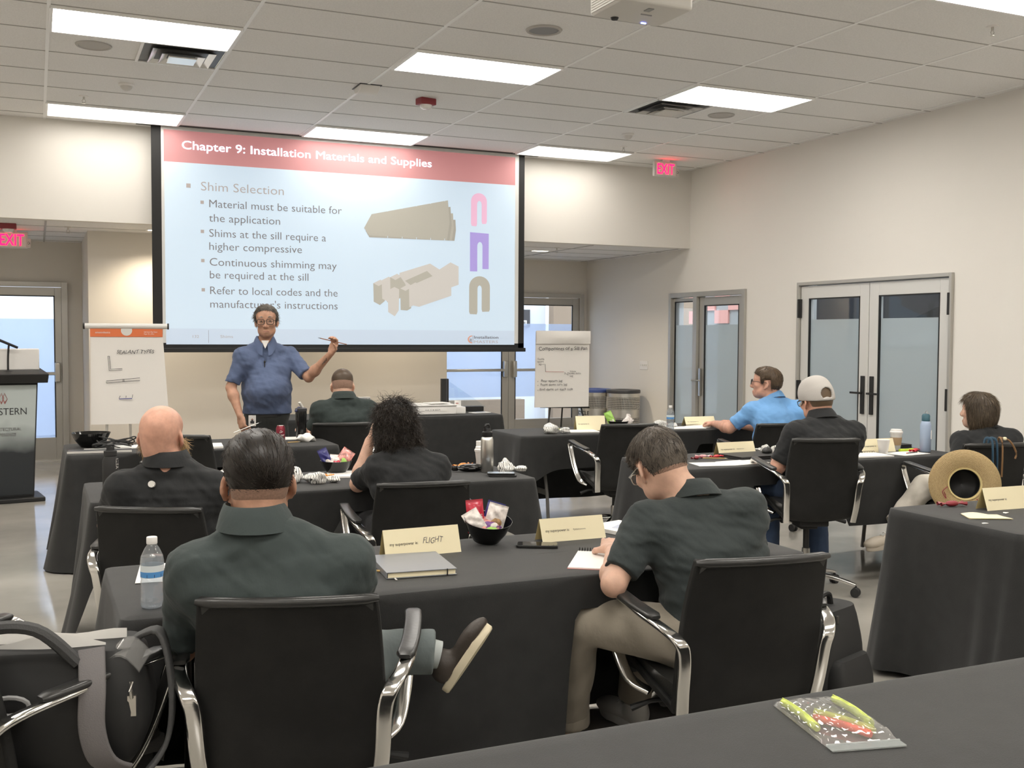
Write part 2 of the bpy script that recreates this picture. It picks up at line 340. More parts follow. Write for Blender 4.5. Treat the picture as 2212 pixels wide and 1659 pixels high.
for x in (.028, W-.028):
    for z in (1.85, .98, .3):
        b = MB(); b.box((x, -.045, z), (.05, .03, .2)); b.cyl((x, -.06, z-.1), (x, -.06, z+.1), .012); b.build('hinge', 'black', d, bevel=.002)
# ---------------------------------------------------------------- ceiling fixtures
def light_panel(dm):
    t = thing('ceiling_light', 'x', 'ceiling light', group='recessed light panels of the main ceiling')
    b = MB(); w, h = .595, .292
    for c, s in (((0, h, -.008), (1.2, .022, .02)), ((0, -h, -.008), (1.2, .022, .02)), ((w, 0, -.008), (.022, .565, .02)), ((-w, 0, -.008), (.022, .565, .02))): b.box(c, s)
    b.build('frame', 'tbar', t, smooth=0)
    b = MB(); b.box((0, 0, -.004), (1.17, .565, .006)); b.build('diffuser', dm, t, smooth=0)
    return t
ll = {(0, 0): 'lit ceiling panel above the square air vent with mirrored louvres, top left', (0, 5): 'lit ceiling panel nearest the left top corner of the projection screen', (2, 0): 'lit ceiling panel in the middle of the ceiling between speaker and red strobe', (2, 5): 'lit ceiling panel just above the middle of the projection screen', (4, 0): 'lit ceiling panel beside the flat square air vent on the right', (4, 5): 'lit ceiling panel nearest the right exit sign', (4, -5): 'lit ceiling panel cut by the top right frame edge near a sprinkler'}
lp = lp2 = None
for i in (-2, 0, 2, 4):
    for j in (5, 0, -5, -10, -15):
        loc = (X0+1.2192*(i+.5), Y6+.6096*(j+.5), CE-.002)
        lab = ll.get((i, j), 'lit ceiling panel out of view behind or beside the camera')
        if lp is None: lp = light_panel('diffuser_front'); lp.location = loc; lp['label'] = lab
        elif j == 5: dup(lp, loc, 0, lab)
        elif lp2 is None: lp2 = light_panel('diffuser'); lp2.location = loc; lp2['label'] = lab
        else: dup(lp2, loc, 0, lab)
def vent(loc, label, m):
    t = thing('air_vent', label, 'air vent', loc)
    b = MB()
    for k, (w, z) in enumerate(((.295, -.002), (.225, -.02), (.155, -.036))):
        a = w-.055; q = [[(w, w, z), (-w, w, z), (-w, -w, z), (w, -w, z)], [(a, a, z+.03), (-a, a, z+.03), (-a, -a, z+.03), (a, -a, z+.03)]]
        b.ring(q, cap=False); q2 = [[(p[0]*.985, p[1]*.985, p[2]-.004) for p in r] for r in q]; b.ring(q2, cap=False)
    o = b.build('louvre_blades', m, t, smooth=0)
    b = MB(); b.box((0, 0, -.038), (.2, .2, .012)); b.build('centre_plate', m, t, bevel=.004)
    b = MB()
    for c, s in (((0, .295, -.004), (.6, .02, .012)), ((0, -.295, -.004), (.6, .02, .012)), ((.295, 0, -.004), (.02, .6, .012)), ((-.295, 0, -.004), (.02, .6, .012))): b.box(c, s)
    b.build('frame', 'tbar', t, smooth=0)
    b = MB(); b.box((0, 0, .0), (.58, .58, .002)); b.build('dark_duct', 'graphite', t, smooth=0)
mat('vent_metal', (.75, .75, .73), .22, .85)
vent((X0+1.2192*.75, Y6+.6096*1.5, CE-.004), 'square ceiling air vent with mirrored louvres left of the screen', 'vent_metal')
vent((X0+1.2192*4.25, Y6+.6096*1.5, CE-.004), 'flat pale square air vent beside the right ceiling light', 'device')
for n, (x, y, lab) in enumerate(((.408, 8.282, 'round ceiling speaker near the mirrored air vent'), (3.178, 6.559, 'round grey ceiling speaker nearest the projector'), (5.888, 8.332, 'faint round ceiling speaker beside the right air vent'))):
    t = thing('ceiling_speaker', lab, 'speaker', (x, y, CE), 0, 'round ceiling speakers')
    b = MB(); b.lathe([(.10, -.004), (.105, -.012), (.12, -.01), (.125, -.002)], 32, cap=False); b.build('rim', 'spk', t)
    b = MB(); b.lathe([(.102, -.005), (.06, -.008), (.001, -.009)], 32); b.build('grille', 'spk_grille' if n == 1 else 'spk', t)
for x, y, lab in ((.715, 9.436, 'small white dome detector near the left light panels'), (5.573, 9.515, 'small white dome detector above the right exit sign area')):
    t = thing('motion_detector', lab, 'detector', (x, y, CE), 0, 'white dome detectors on the ceiling')
    b = MB(); b.lathe([(.062, 0), (.062, -.012), (.05, -.02)], 28); b.build('base', 'white', t)
    b = MB(); b.lathe([(.05, -.018), (.045, -.035), (.03, -.05), (.012, -.057), (.001, -.058)], 28); b.build('dome', 'device', t)
def sprinkler(x, y, z, lab):
    t = thing('fire_sprinkler', lab, 'sprinkler', (x, y, z), 0, 'pendent fire sprinklers')
    b = MB(); b.lathe([(.04, 0), (.036, -.006), (.012, -.008)], 24); b.build('escutcheon', 'white' if z > 3 else 'steel', t)
    b = MB(); b.cyl((0, 0, -.005), (0, 0, -.03), .009); b.tube([(.006, 0, -.028), (.016, 0, -.042), (.004, 0, -.062)], .003); b.tube([(-.006, 0, -.028), (-.016, 0, -.042), (-.004, 0, -.062)], .003); b.build('body', 'steel', t)
    b = MB(); b.cyl((0, 0, -.062), (0, 0, -.066), .016); b.build('deflector', 'steel', t)
sprinkler(.411, 10.07, CE, 'ceiling sprinkler above the left light panel by the screen'); sprinkler(5.896, 10.154, CE, 'ceiling sprinkler above the light panel nearest the right exit sign')
sprinkler(5.847, 5.21, CE, 'ceiling sprinkler in the top right corner of the view'); sprinkler(.319, 11.95, LC, 'sprinkler under the low ceiling near the left exit sign'); sprinkler(5.972, 11.917, LC, 'sprinkler under the low ceiling right of the screen')
def strobe(loc, lab, rz):
    t = thing('fire_strobe', lab, 'fire alarm', loc, rz)
    b = MB(); b.box((0, 0, -.028), (.15, .11, .056)); b.build('housing', 'dark_red', t, bevel=.006)
    b = MB(); b.lathe([(.055, -.056), (.052, -.075), (.035, -.09), (.001, -.092)], 20); b.build('strobe_lens', 'clear_soft', t)
mat('clear_soft', (.8, .78, .76), .15, coat=.4, bump=(60, .8))
strobe((3.155, 8.883, CE), 'dark red fire strobe with clear lens on the main ceiling', .2); strobe((-.24, 11.87, LC), 'dark red fire strobe on the low ceiling above the left exit sign', 0)
t = thing('wireless_sensor', 'white curved sensor box on a ceiling bar above the screen', 'sensor', (2.56, 8.68, CE), 0)
b = MB(); b.grid(lambda u, v: (-.09+.18*u, -.11+.22*v, -.012-.05*math.sin(PI*min(.999, max(0.001, .15+.7*v)))*(1-.35*(2*u-1)**2)), 10, 12); V = list(b.v)
b = MB(); b.prism([(-.11, 0), (.11, 0), (.11, -.02), (.07, -.052), (.0, -.062), (-.06, -.05), (-.11, -.015)], -.085, .085, 'yz'); b.build('cover', 'white', t, bevel=.008, seg=3)
b = MB(); b.box((0, .0, -.003), (.19, .24, .008)); b.build('back_plate', 'graphite', t)
def exitsign(loc, rz, lab, arm=0):
    t = thing('exit_sign', lab, 'exit sign', loc, rz, 'red lit exit signs')
    b = MB(); b.box((0, 0, -.01), (.1, .06, .02)); b.build('canopy', 'white', t)
    b = MB(); b.box((0, 0, -.105), (.31, .045, .175)); b.build('housing', 'device', t, bevel=.008)
    b = MB(); b.box((0, -.024, -.105), (.27, .004, .15)); b.build('face_panel', 'white', t)
    b = MB(); text(b, 'EXIT', (-.115, -.0275, -.165), (1, 0, 0), (0, 0, 1), .23, .12, .035); b.build('lettering', 'exit_red', t)
    b = MB(); b.box((.165, .0, -.135), (.035, .05, .1)); b.build('test_panel', 'device', t, bevel=.004)
    b = MB(); text(b, 'CA', (.152, -.0262, -.15), (1, 0, 0), (0, 0, 1), .026, .03, .01); b.build('small_print', 'ink', t)
exitsign((6.795, 10.735, CE), 0, 'red exit sign hung from the main ceiling at the right'); exitsign((-.22, 12.6, LC), 0, 'red exit sign under the low ceiling cut by the left frame edge')
def slot(x, y, lab, w=.2, d=.075):
    t = thing('slot_downlight', lab, 'ceiling light', (x, y, LC), 0, 'slot lights of the low ceiling')
    b = MB(); b.box((0, 0, -.004), (w+.04, d+.035, .008)); b.build('trim_ring', 'tbar', t); b = MB(); b.box((0, 0, -.009), (w, d, .004)); b.build('diffuser', 'diffuser_small', t)
    la = bpy.data.lights.new('downlight_beam', 'SPOT'); la.energy = 62; la.color = (1.0, .86, .66); la.spot_size = R(140); la.spot_blend = .8; la.shadow_soft_size = .08
    lo = bpy.data.objects.new('downlight_beam', la); COL.objects.link(lo); lo.location = (x, y, LC-.02)
slot(5.97, 12.4, 'small lit slot light in the low ceiling right of the screen')
for x in (-2.2, 1.2, 3.9): slot(x, 11.85 if x > 0 else 12.6, 'added slot light in the low ceiling hidden behind the screen or left of the view')  # unseen slot lights added to brighten the niche walls
# projector
t = thing('projector', 'white ceiling projector at the top edge above the middle', 'projector', (2.655, 4.42, 3.135), .02)
b = MB(); b.prism(rrect(.40, .31, .03), -.055, .06); b.build('body', 'device', t, bevel=.015, seg=3)
b = MB()
for k in range(8): b.box((-.202, -.0, -.045+.012*k), (.006, .24, .005))
b.build('vent_slats', 'white', t)
b = MB(); b.lathe([(.045, 0), (.042, .012), (.03, .016), (.001, .01)], 24, (-.09, .153, .0), axis=(0, 1, 0)); b.build('lens', 'black_gloss', t)
b = MB(); b.lathe([(.02, -.055), (.016, -.065), (.001, -.065)], 16, (-.08, .11, 0)); b.build('foot', 'black', t)
b = MB(); b.box((.09, .12, -.057), (.026, .008, .005)); b.build('status_led', 'led_blue', t)
b = MB(); b.box((.03, .0, -.057), (.06, .006, .005)); b.box((.0, -.07, -.057), (.03, .045, .005)); b.build('seam', 'grey', t)
b = MB(); b.cyl((0, 0, .058), (0, 0, CE-3.135), .025); b.build('mount_pole', 'white', t); b = MB(); b.cyl((0, 0, CE-3.135-.015), (0, 0, CE-3.135), .09); b.build('ceiling_plate', 'white', t)
# switch plate
t = thing('switch_plate', 'four gang white switch plate on the right wall near the corner', 'switch', (XR, 12.342, 1.153))
b = MB(); b.box((-.004, 0, 0), (.008, .2, .115)); b.build('plate', 'white', t, bevel=.002)
for k in range(4):
    b = MB(); b.box((-.011, -.068+.045*k, 0), (.008, .012, .026)); b.build('toggle', 'device', t)
# ================================================================ projection screen
SY = 11.1
t = thing('projection_screen', 'large white projection screen showing a shim selection slide', 'screen', (3.11, SY, 0))
cx = 3.11
def sx(x): return x-cx
b = MB(); b.bx(sx(1.155), sx(5.075), 0, .006, 1.44, 3.63); b.build('screen_fabric', 'screen_white', t, smooth=0)
b = MB(); b.bx(sx(1.065), sx(1.158), -.001, .008, 1.40, 3.63); b.bx(sx(5.07), sx(5.142), -.001, .008, 1.40, 3.63); b.bx(sx(1.065), sx(5.142), -.001, .008, 1.40, 1.455); b.build('black_border', 'black_matte', t, smooth=0)
b = MB(); b.bx(sx(1.05), sx(5.16), -.02, .03, 1.36, 1.405); b.build('weight_bar', 'black', t, bevel=.006)
b = MB(); b.bx(sx(.93), sx(5.33), -.05, .06, CE-.006, CE+.05); b.build('ceiling_slot', 'black', t, smooth=0)
# ---------------------------------------------------------------- slide printed on the screen (local x = world x - cx, facing -y)
def sl(name, m, mb): return mb.build(name, m, t, smooth=0)
def quad(x0, x1, z0, z1, y): b = MB(); b.add([(sx(x0), y, z0), (sx(x1), y, z0), (sx(x1), y, z1), (sx(x0), y, z1)], [(0, 1, 2, 3)]); return b
sl('slide_header', 'slide_red', quad(1.184, 5.023, 3.26, 3.578, -.002))
sl('slide_body', 'slide_body', quad(1.188, 5.023, 1.60, 3.262, -.0024)); sl('slide_footer', 'slide_foot', quad(1.19, 5.022, 1.44, 1.60, -.0024))
UX, UZ = (1, 0, 0), (0, 0, 1)
def stx(mb, s, x0, x1, z, cap, bold=0, y=-.0045): text(mb, s, (sx(x0), y, z), UX, UZ, x1-x0, cap, bold)
b = MB(); stx(b, 'Chapter 9: Installation Materials and Supplies', 1.359, 4.008, 3.397, .082, .014); sl('slide_title', 'slide_white', b)
b = MB(); stx(b, 'Shim Selection', 1.54, 2.376, 2.995, .088, -.006); sl('slide_heading', 'slide_soft', b)
b = MB()
for s, x0, x1, z in (('Material must be suitable for', 1.62, 2.993, 2.830), ('the application', 1.616, 2.336, 2.686), ('Shims at the sill require a', 1.618, 2.821, 2.533), ('higher compressive', 1.617, 2.563, 2.40), ('Continuous shimming may', 1.62, 2.936, 2.241), ('be required at the sill', 1.62, 2.631, 2.112), ('Refer to local codes and the', 1.622, 2.945, 1.952), ("manufacturer's instructions", 1.622, 2.945, 1.815)): b = MB(); stx(b, s, x0, x1, z, .078, -.006); sl('slide_line', 'slide_ink', b)
b = MB()
for x, z, s in ((1.418, 3.035, .042), (1.55, 2.876, .033), (1.55, 2.583, .033), (1.552, 2.289, .033), (1.554, 1.994, .033)): b.add([(sx(x-s/2), -.0045, z-s/2), (sx(x+s/2), -.0045, z-s/2), (sx(x+s/2), -.0045, z+s/2), (sx(x-s/2), -.0045, z+s/2)], [(0, 1, 2, 3)])
sl('slide_bullets', 'slide_soft', b)
b = MB(); stx(b, '132', 1.446, 1.508, 1.507, .027); stx(b, 'Shims', 1.72, 1.846, 1.507, .028); stx(b, 'MASTERS', 4.522, 4.815, 1.458, .03); sl('slide_footer_text', 'slide_soft', b)
b = MB(); stx(b, 'Installation', 4.522, 4.819, 1.509, .032, .025); b.add([(sx(4.505), -.0045, 1.458), (sx(4.509), -.0045, 1.458), (sx(4.509), -.0045, 1.545), (sx(4.505), -.0045, 1.545)], [(0, 1, 2, 3)]); b.add([(sx(1.60), -.0045, 1.455), (sx(1.603), -.0045, 1.455), (sx(1.603), -.0045, 1.585), (sx(1.60), -.0045, 1.585)], [(0, 1, 2, 3)])
for i in range(2):
    for j in range(3):
        xx, zz = 4.468+i*.013, 1.463+j*.016; b.add([(sx(xx), -.0045, zz), (sx(xx+.01), -.0045, zz), (sx(xx+.01), -.0045, zz+.012), (sx(xx), -.0045, zz+.012)], [(0, 1, 2, 3)])
sl('slide_logo_text', 'slide_ink', b)
def poly(mb, pts, y): mb.add([(sx(x), y, z) for x, z in pts], [tuple(range(len(pts)))])
b = MB(); A0 = [(4.497-.055*math.sin(a), 1.50-.045*math.cos(a)) for a in np.linspace(0, PI, 10)]; A1 = [(4.497-.038*math.sin(a), 1.50-.034*math.cos(a)) for a in np.linspace(PI, 0, 10)]
for i in range(9): poly(b, [A0[i], A0[i+1], A1[8-i], A1[9-i]], -.0046)
sl('slide_logo_arc', 'slide_orange', b)
# pictured shims
def ushape(name, m, x0, x1, z0, z1, xi0, xi1, zi, rnd, drop=0):
    b = MB(); n = 16; out = []; inn = []; cxm = (x0+x1)/2; r = (x1-x0)/2; ri = (xi1-xi0)/2; cim = (xi0+xi1)/2
    for k in range(n+1):
        a = PI-PI*k/n
        out.append((cxm+r*math.cos(a), z1-r*.95+r*.95*math.sin(a)) if rnd else (x0+(x1-x0)*k/n, z1-(.008*k/n))); inn.append((cim+ri*math.cos(a), zi-ri*1.6+ri*1.6*math.sin(a)))
    out = [(x0, z0)]+out+[(x1, z0+.03)]; inn = [(xi0, z0)]+inn+[(xi1, z0+.03)]
    if rnd: out = [(x0+.01, z0-.005), (x0, z0+.02)]+out[1:-1]+[(x1, z0+.05), (x1-.01, z0+.025)]; inn = [(xi0-.008, z0-.008), (xi0, z0+.02)]+inn[1:-1]+[(xi1, z0+.05), (xi1+.008, z0+.022)]
    for i in range(len(out)-1): poly(b, [out[i], out[i+1], inn[i+1], inn[i]], -.0045)
    sl(name, m, b)
ushape('slide_pink_shim', 'slide_pink', 4.479, 4.672, 2.781, 3.146, 4.552, 4.608, 3.06, True)
ushape('slide_violet_shim', 'slide_violet', 4.468, 4.696, 2.267, 2.705, 4.556, 4.620, 2.60, False)
ushape('slide_tan_shim', 'slide_tan', 4.459, 4.713, 1.791, 2.214, 4.560, 4.612, 2.11, True)
for k in range(4):
    b = MB(); f = 3-k; dx, dz = .03*f, -.07*f
    L = [(3.237+.018*f, 2.695-.03*f), (3.322+.01*f, 2.848-.03*f), (4.201+dx, 3.045+dz), (4.221+dx*.85, 2.80+dz*.4), (4.19+dx, 2.60), (3.299, 2.598+.02*(f < 1))]
    poly(b, L, -.0042-.0004*k); sl('slide_wood_shim', ('slide_tan_dark', 'slide_tan', 'slide_tan_dark', 'slide_tan')[k], b)
b = MB()
for k in range(5):
    x = 3.5+.165*k
    for z in (2.60, 2.885+.0365*k): poly(b, [(x, z), (x+.006, z), (x+.006, z+.02), (x, z+.02)], -.0062)
sl('slide_shim_notches', 'slide_body', b)
def blk(pts_top, pts_side, k): 
    b = MB(); poly(b, pts_top, -.0046-.0003*k); o_ = sl('slide_block_top', 'slide_tan_light', b); b = MB(); poly(b, pts_side, -.0045-.0003*k); sl('slide_block_side', ('slide_tan_light', 'slide_tan')[k % 2], b)
blk([(4.102, 2.276), (4.233, 2.359), (4.33, 2.316), (4.24, 2.25)], [(4.102, 2.276), (4.24, 2.25), (4.33, 2.316), (4.331, 2.112), (4.243, 2.081), (4.12, 2.1)], 0)
for k, (x, z) in enumerate(((3.34, 2.105), (3.435, 2.14), (3.53, 2.175))): blk([(x, z), (x+.08, z+.04), (x+.13, z+.01), (x+.06, z-.03)], [(x, z), (x+.06, z-.03), (x+.13, z+.01), (x+.13, z-.19), (x+.075, z-.235), (x+.005, z-.2)], k+1)
blk([(3.635, 2.2), (3.638, 2.225), (3.992, 2.338), (4.243, 2.195), (3.86, 2.06), (3.70, 2.11)], [(3.70, 2.11), (3.86, 2.06), (4.243, 2.195), (4.243, 1.987), (3.863, 1.858), (3.80, 1.87)], 4)
b = MB(); poly(b, [(3.70, 2.14), (3.955, 2.255), (4.02, 2.20), (3.77, 2.09)], -.0062); sl('slide_block_slot', 'slide_tan', b)
b = MB(); poly(b, [(3.39, 2.10), (3.70, 2.21), (3.74, 1.98), (3.5, 1.90), (3.47, 1.98)], -.0041); sl('slide_block_backing', 'slide_tan', b)  # tan backing that fills the gap between the pictured blocks
b = MB()
for k in range(9): z = 2.045-k*.021; poly(b, [(3.865, z), (4.24, z+.135), (4.24, z+.130), (3.865, z-.005)], -.0064)
sl('slide_block_lines', 'slide_tan_light', b)
for k, (x, z) in enumerate(((3.503, 2.03), (3.645, 2.055), (3.745, 2.085))): blk([(x, z), (x+.075, z+.04), (x+.13, z+.015), (x+.06, z-.025)], [(x, z), (x+.06, z-.025), (x+.13, z+.015), (x+.125, z-.215), (x+.08, z-.28+.04*k), (x+.005, z-.235)], k+6)
# ================================================================ tables and cloths
def smooth01(x): x = min(1, max(0, x)); return x*x*(3-2*x)
def table(x0, x1, y0, y1, z, rz, tlabel, clabel, drops, seed, dents=(), legs=True, amp=.015):
    cxx, cyy = (x0+x1)/2, (y0+y1)/2; w, d = (x1-x0), (y1-y0)
    t = thing('folding_table', tlabel, 'table', (cxx, cyy, 0), rz, 'folding tables under black cloths')
    b = MB(); b.box((0, 0, z-.03), (w-.03, d-.03, .04)); b.build('tabletop', 'grey', t, bevel=.006)
    for s in (-1, 1):
        xl = s*(w/2-.26)
        for q in (-1, 1):
            b = MB(); b.tube([(xl, q*(d/2-.16), z-.05), (xl, q*(d/2-.14), z-.3), (xl, q*(d/2-.09), z-.48), (xl, q*(d/2-.06), .012)], .0135, 10); b.build('leg', 'leg_grey', t)
        b = MB(); b.box((xl, 0, .28), (.012, d-.2, .045)); b.tube([(xl, -(d/2-.17), z-.06), (xl, d/2-.17, z-.06)], .011); b.build('brace', 'leg_grey', t)
    # cloth: perimeter of a rounded rectangle, skirt rows follow the drop on each side
    r = .035; P = []; N = []; S = []
    segs = [((-w/2+r, -d/2), (w/2-r, -d/2), 'front'), ((w/2, -d/2+r), (w/2, d/2-r), 'right'), ((w/2-r, d/2), (-w/2+r, d/2), 'back'), ((-w/2, d/2-r), (-w/2, -d/2+r), 'left')]
    nrm = {'front': (0, -1), 'right': (1, 0), 'back': (0, 1), 'left': (-1, 0)}; order = ['front', 'right', 'back', 'left']
    pts = []
    for i, (a, c, nm) in enumerate(segs):
        L = math.dist(a, c); n = max(6, int(L/.022))
        for k in range(n): f = k/n; pts.append((a[0]+(c[0]-a[0])*f, a[1]+(c[1]-a[1])*f, nrm[nm], drops[nm], min(f, 1-f)*L, nm))
        n0, n1 = nrm[nm], nrm[order[(i+1) % 4]]; d0, d1 = drops[nm], drops[order[(i+1) % 4]]; cxn = (c[0]-n0[0]*r, c[1]-n0[1]*r)
        for k in range(8):
            f = k/8; a_ = math.atan2(n0[1], n0[0])+f*PI/2; nn = (math.cos(a_), math.sin(a_)); pts.append((cxn[0]+nn[0]*r, cxn[1]+nn[1]*r, nn, d0+(d1-d0)*smooth01(f), 0, 'corner'))
    rs = random.Random(seed); ph = [rs.random()*6.28 for _ in range(6)]; fr = [rs.uniform(3.5, 5.5), rs.uniform(7, 9), rs.uniform(13, 17)]
    n = len(pts); acc = 0; ringpts = []; rows = 22
    arc = []
    for i, p in enumerate(pts): arc.append(acc); q = pts[(i+1) % n]; acc += math.dist(p[:2], q[:2])
    for i in range(3): fr[i] = round(fr[i]*acc/6.283)*6.283/acc
    tr = []
    for i, p in enumerate(pts):
        col = []
        cb = math.exp(-(p[4]/.16)**2)
        dr = min(p[3], z-.006)
        for (dx0, dx1, dd) in dents:
            if p[5] == 'front': g = smooth01((p[0]+cxx-dx0)/.1)*smooth01((dx1-p[0]-cxx)/.1); dr = dr*(1-g)+dd*g
        dr = min(dr + cb*.10*(p[3] < .6), z-.006)
        for k in range(rows+1):
            f = k/rows; h = dr*f; tt = h/.75
            w1 = math.sin(fr[0]*arc[i]+ph[0]+.5*f)*.9 + .6*math.sin(fr[1]*arc[i]+ph[1]) + .35*math.sin(fr[2]*arc[i]+ph[2]-1.2*f)
            out = .004 + amp*(.25+tt)*tt*1.5*(1.0+.9*w1) + cb*.09*tt
            if p[5] == 'corner' or p[4] < .2: out += amp*1.1*tt*math.sin(arc[i]*38+ph[3])*cb
            rr = 0 if k else -.004
            zz = z - h - (0.0 if k else 0)
            col.append((p[0]+p[2][0]*(out+rr), p[1]+p[2][1]*(out+rr), zz if k else z-.0005))
        tr.append(col)
    b = MB(); b.ring([[tr[i][k] for i in range(n)] for k in range(rows+1)], cap=False)
    # top: shrink rings to centre line with faint creases
    top = []
    for s in (0, .015, .06, .15, .3, .5, .75, .98):
        ring = []
        for p in pts:
            x = p[0]*(1-s*.0) ; y = p[1]*(1-s); x = max(-w/2+s*d/2*.9+.0, min(w/2-s*d/2*.9, p[0])) if s else p[0]
            zz = z+.0035*smooth01(s/.06)+.0012*math.sin(x*9+ph[4])*math.sin(y*8+ph[5])*(s > .05); ring.append((x, y, zz) if s else (p[0]-p[2][0]*0, p[1], z+.0))
        top.append(ring)
    b.ring(top, cap=False); b.add(top[-1], [tuple(range(n))])
    # fold creases ironed into the top
    cl = b.build('tablecloth', 'cloth', None, smooth=75); cl.location = (cxx, cyy, 0); cl.rotation_euler = (0, 0, rz)
    import bmesh
    bm = bmesh.new(); bm.from_mesh(cl.data); bmesh.ops.remove_doubles(bm, verts=bm.verts, dist=.0012); bmesh.ops.recalc_face_normals(bm, faces=bm.faces); bm.to_mesh(cl.data); bm.free()
    tag(cl, clabel, 'tablecloth', 'black table cloths'); return t
Z = .75
FL = dict(front=.74, right=.74, back=.74, left=.74)
table(.05, 2.49, 1.08, 1.84, Z, 0, 'folding table under the nearest black cloth, bottom of the view', 'black cloth on the nearest table holding the zip bag of vegetables', FL, 1)
table(.20, 2.57, 3.06, 3.80, Z, 0, 'folding table under the cloth with the grey notebook', 'black cloth of the table with the grey notebook and flight card', FL, 2, dents=((.22, 1.0, .10), (1.52, 2.45, .11)))
table(.22, 2.53, 5.28, 6.02, Z, 0, 'folding table under the cloth with the steel bottle', 'short black cloth of the table with the steel bottle', dict(front=.24, right=.30, back=.28, left=.73), 3, dents=((.25, .95, .12), (1.35, 2.05, .12)), amp=.02)
table(.17, 1.98, 7.42, 8.18, Z, .0, 'folding table under the cloth with the soda can', 'black cloth of the table with soda can and black tumbler', FL, 4, dents=((.5, 1.35, .12),))
table(2.1, 4.28, 9.72, 10.45, Z, -.02, 'folding table under the cloth with the printer', 'black cloth of the rear table with white printer', FL, 5)
table(3.48, 5.9, 7.52, 8.17, Z, 0, 'folding table with bare legs showing at the left end, rear right', 'short black cloth of the rear right table with open left end', dict(front=.27, right=.4, back=.62, left=.50), 6, dents=((5.05, 5.9, .12),))
table(3.48, 5.75, 5.27, 6.0, Z, 0, 'folding table under the cloth with laptop and cups', 'black cloth of the table with laptop, mouse and coffee cups', dict(front=.42, right=.5, back=.5, left=.50), 7, dents=((3.9, 4.75, .12),))
table(3.60, 6.0, 3.0, 3.74, Z, 0, 'folding table under the cloth at the right frame edge', 'black cloth of the table cut by the right frame edge', dict(front=.72, right=.7, back=.72, left=.72), 8, amp=.02)
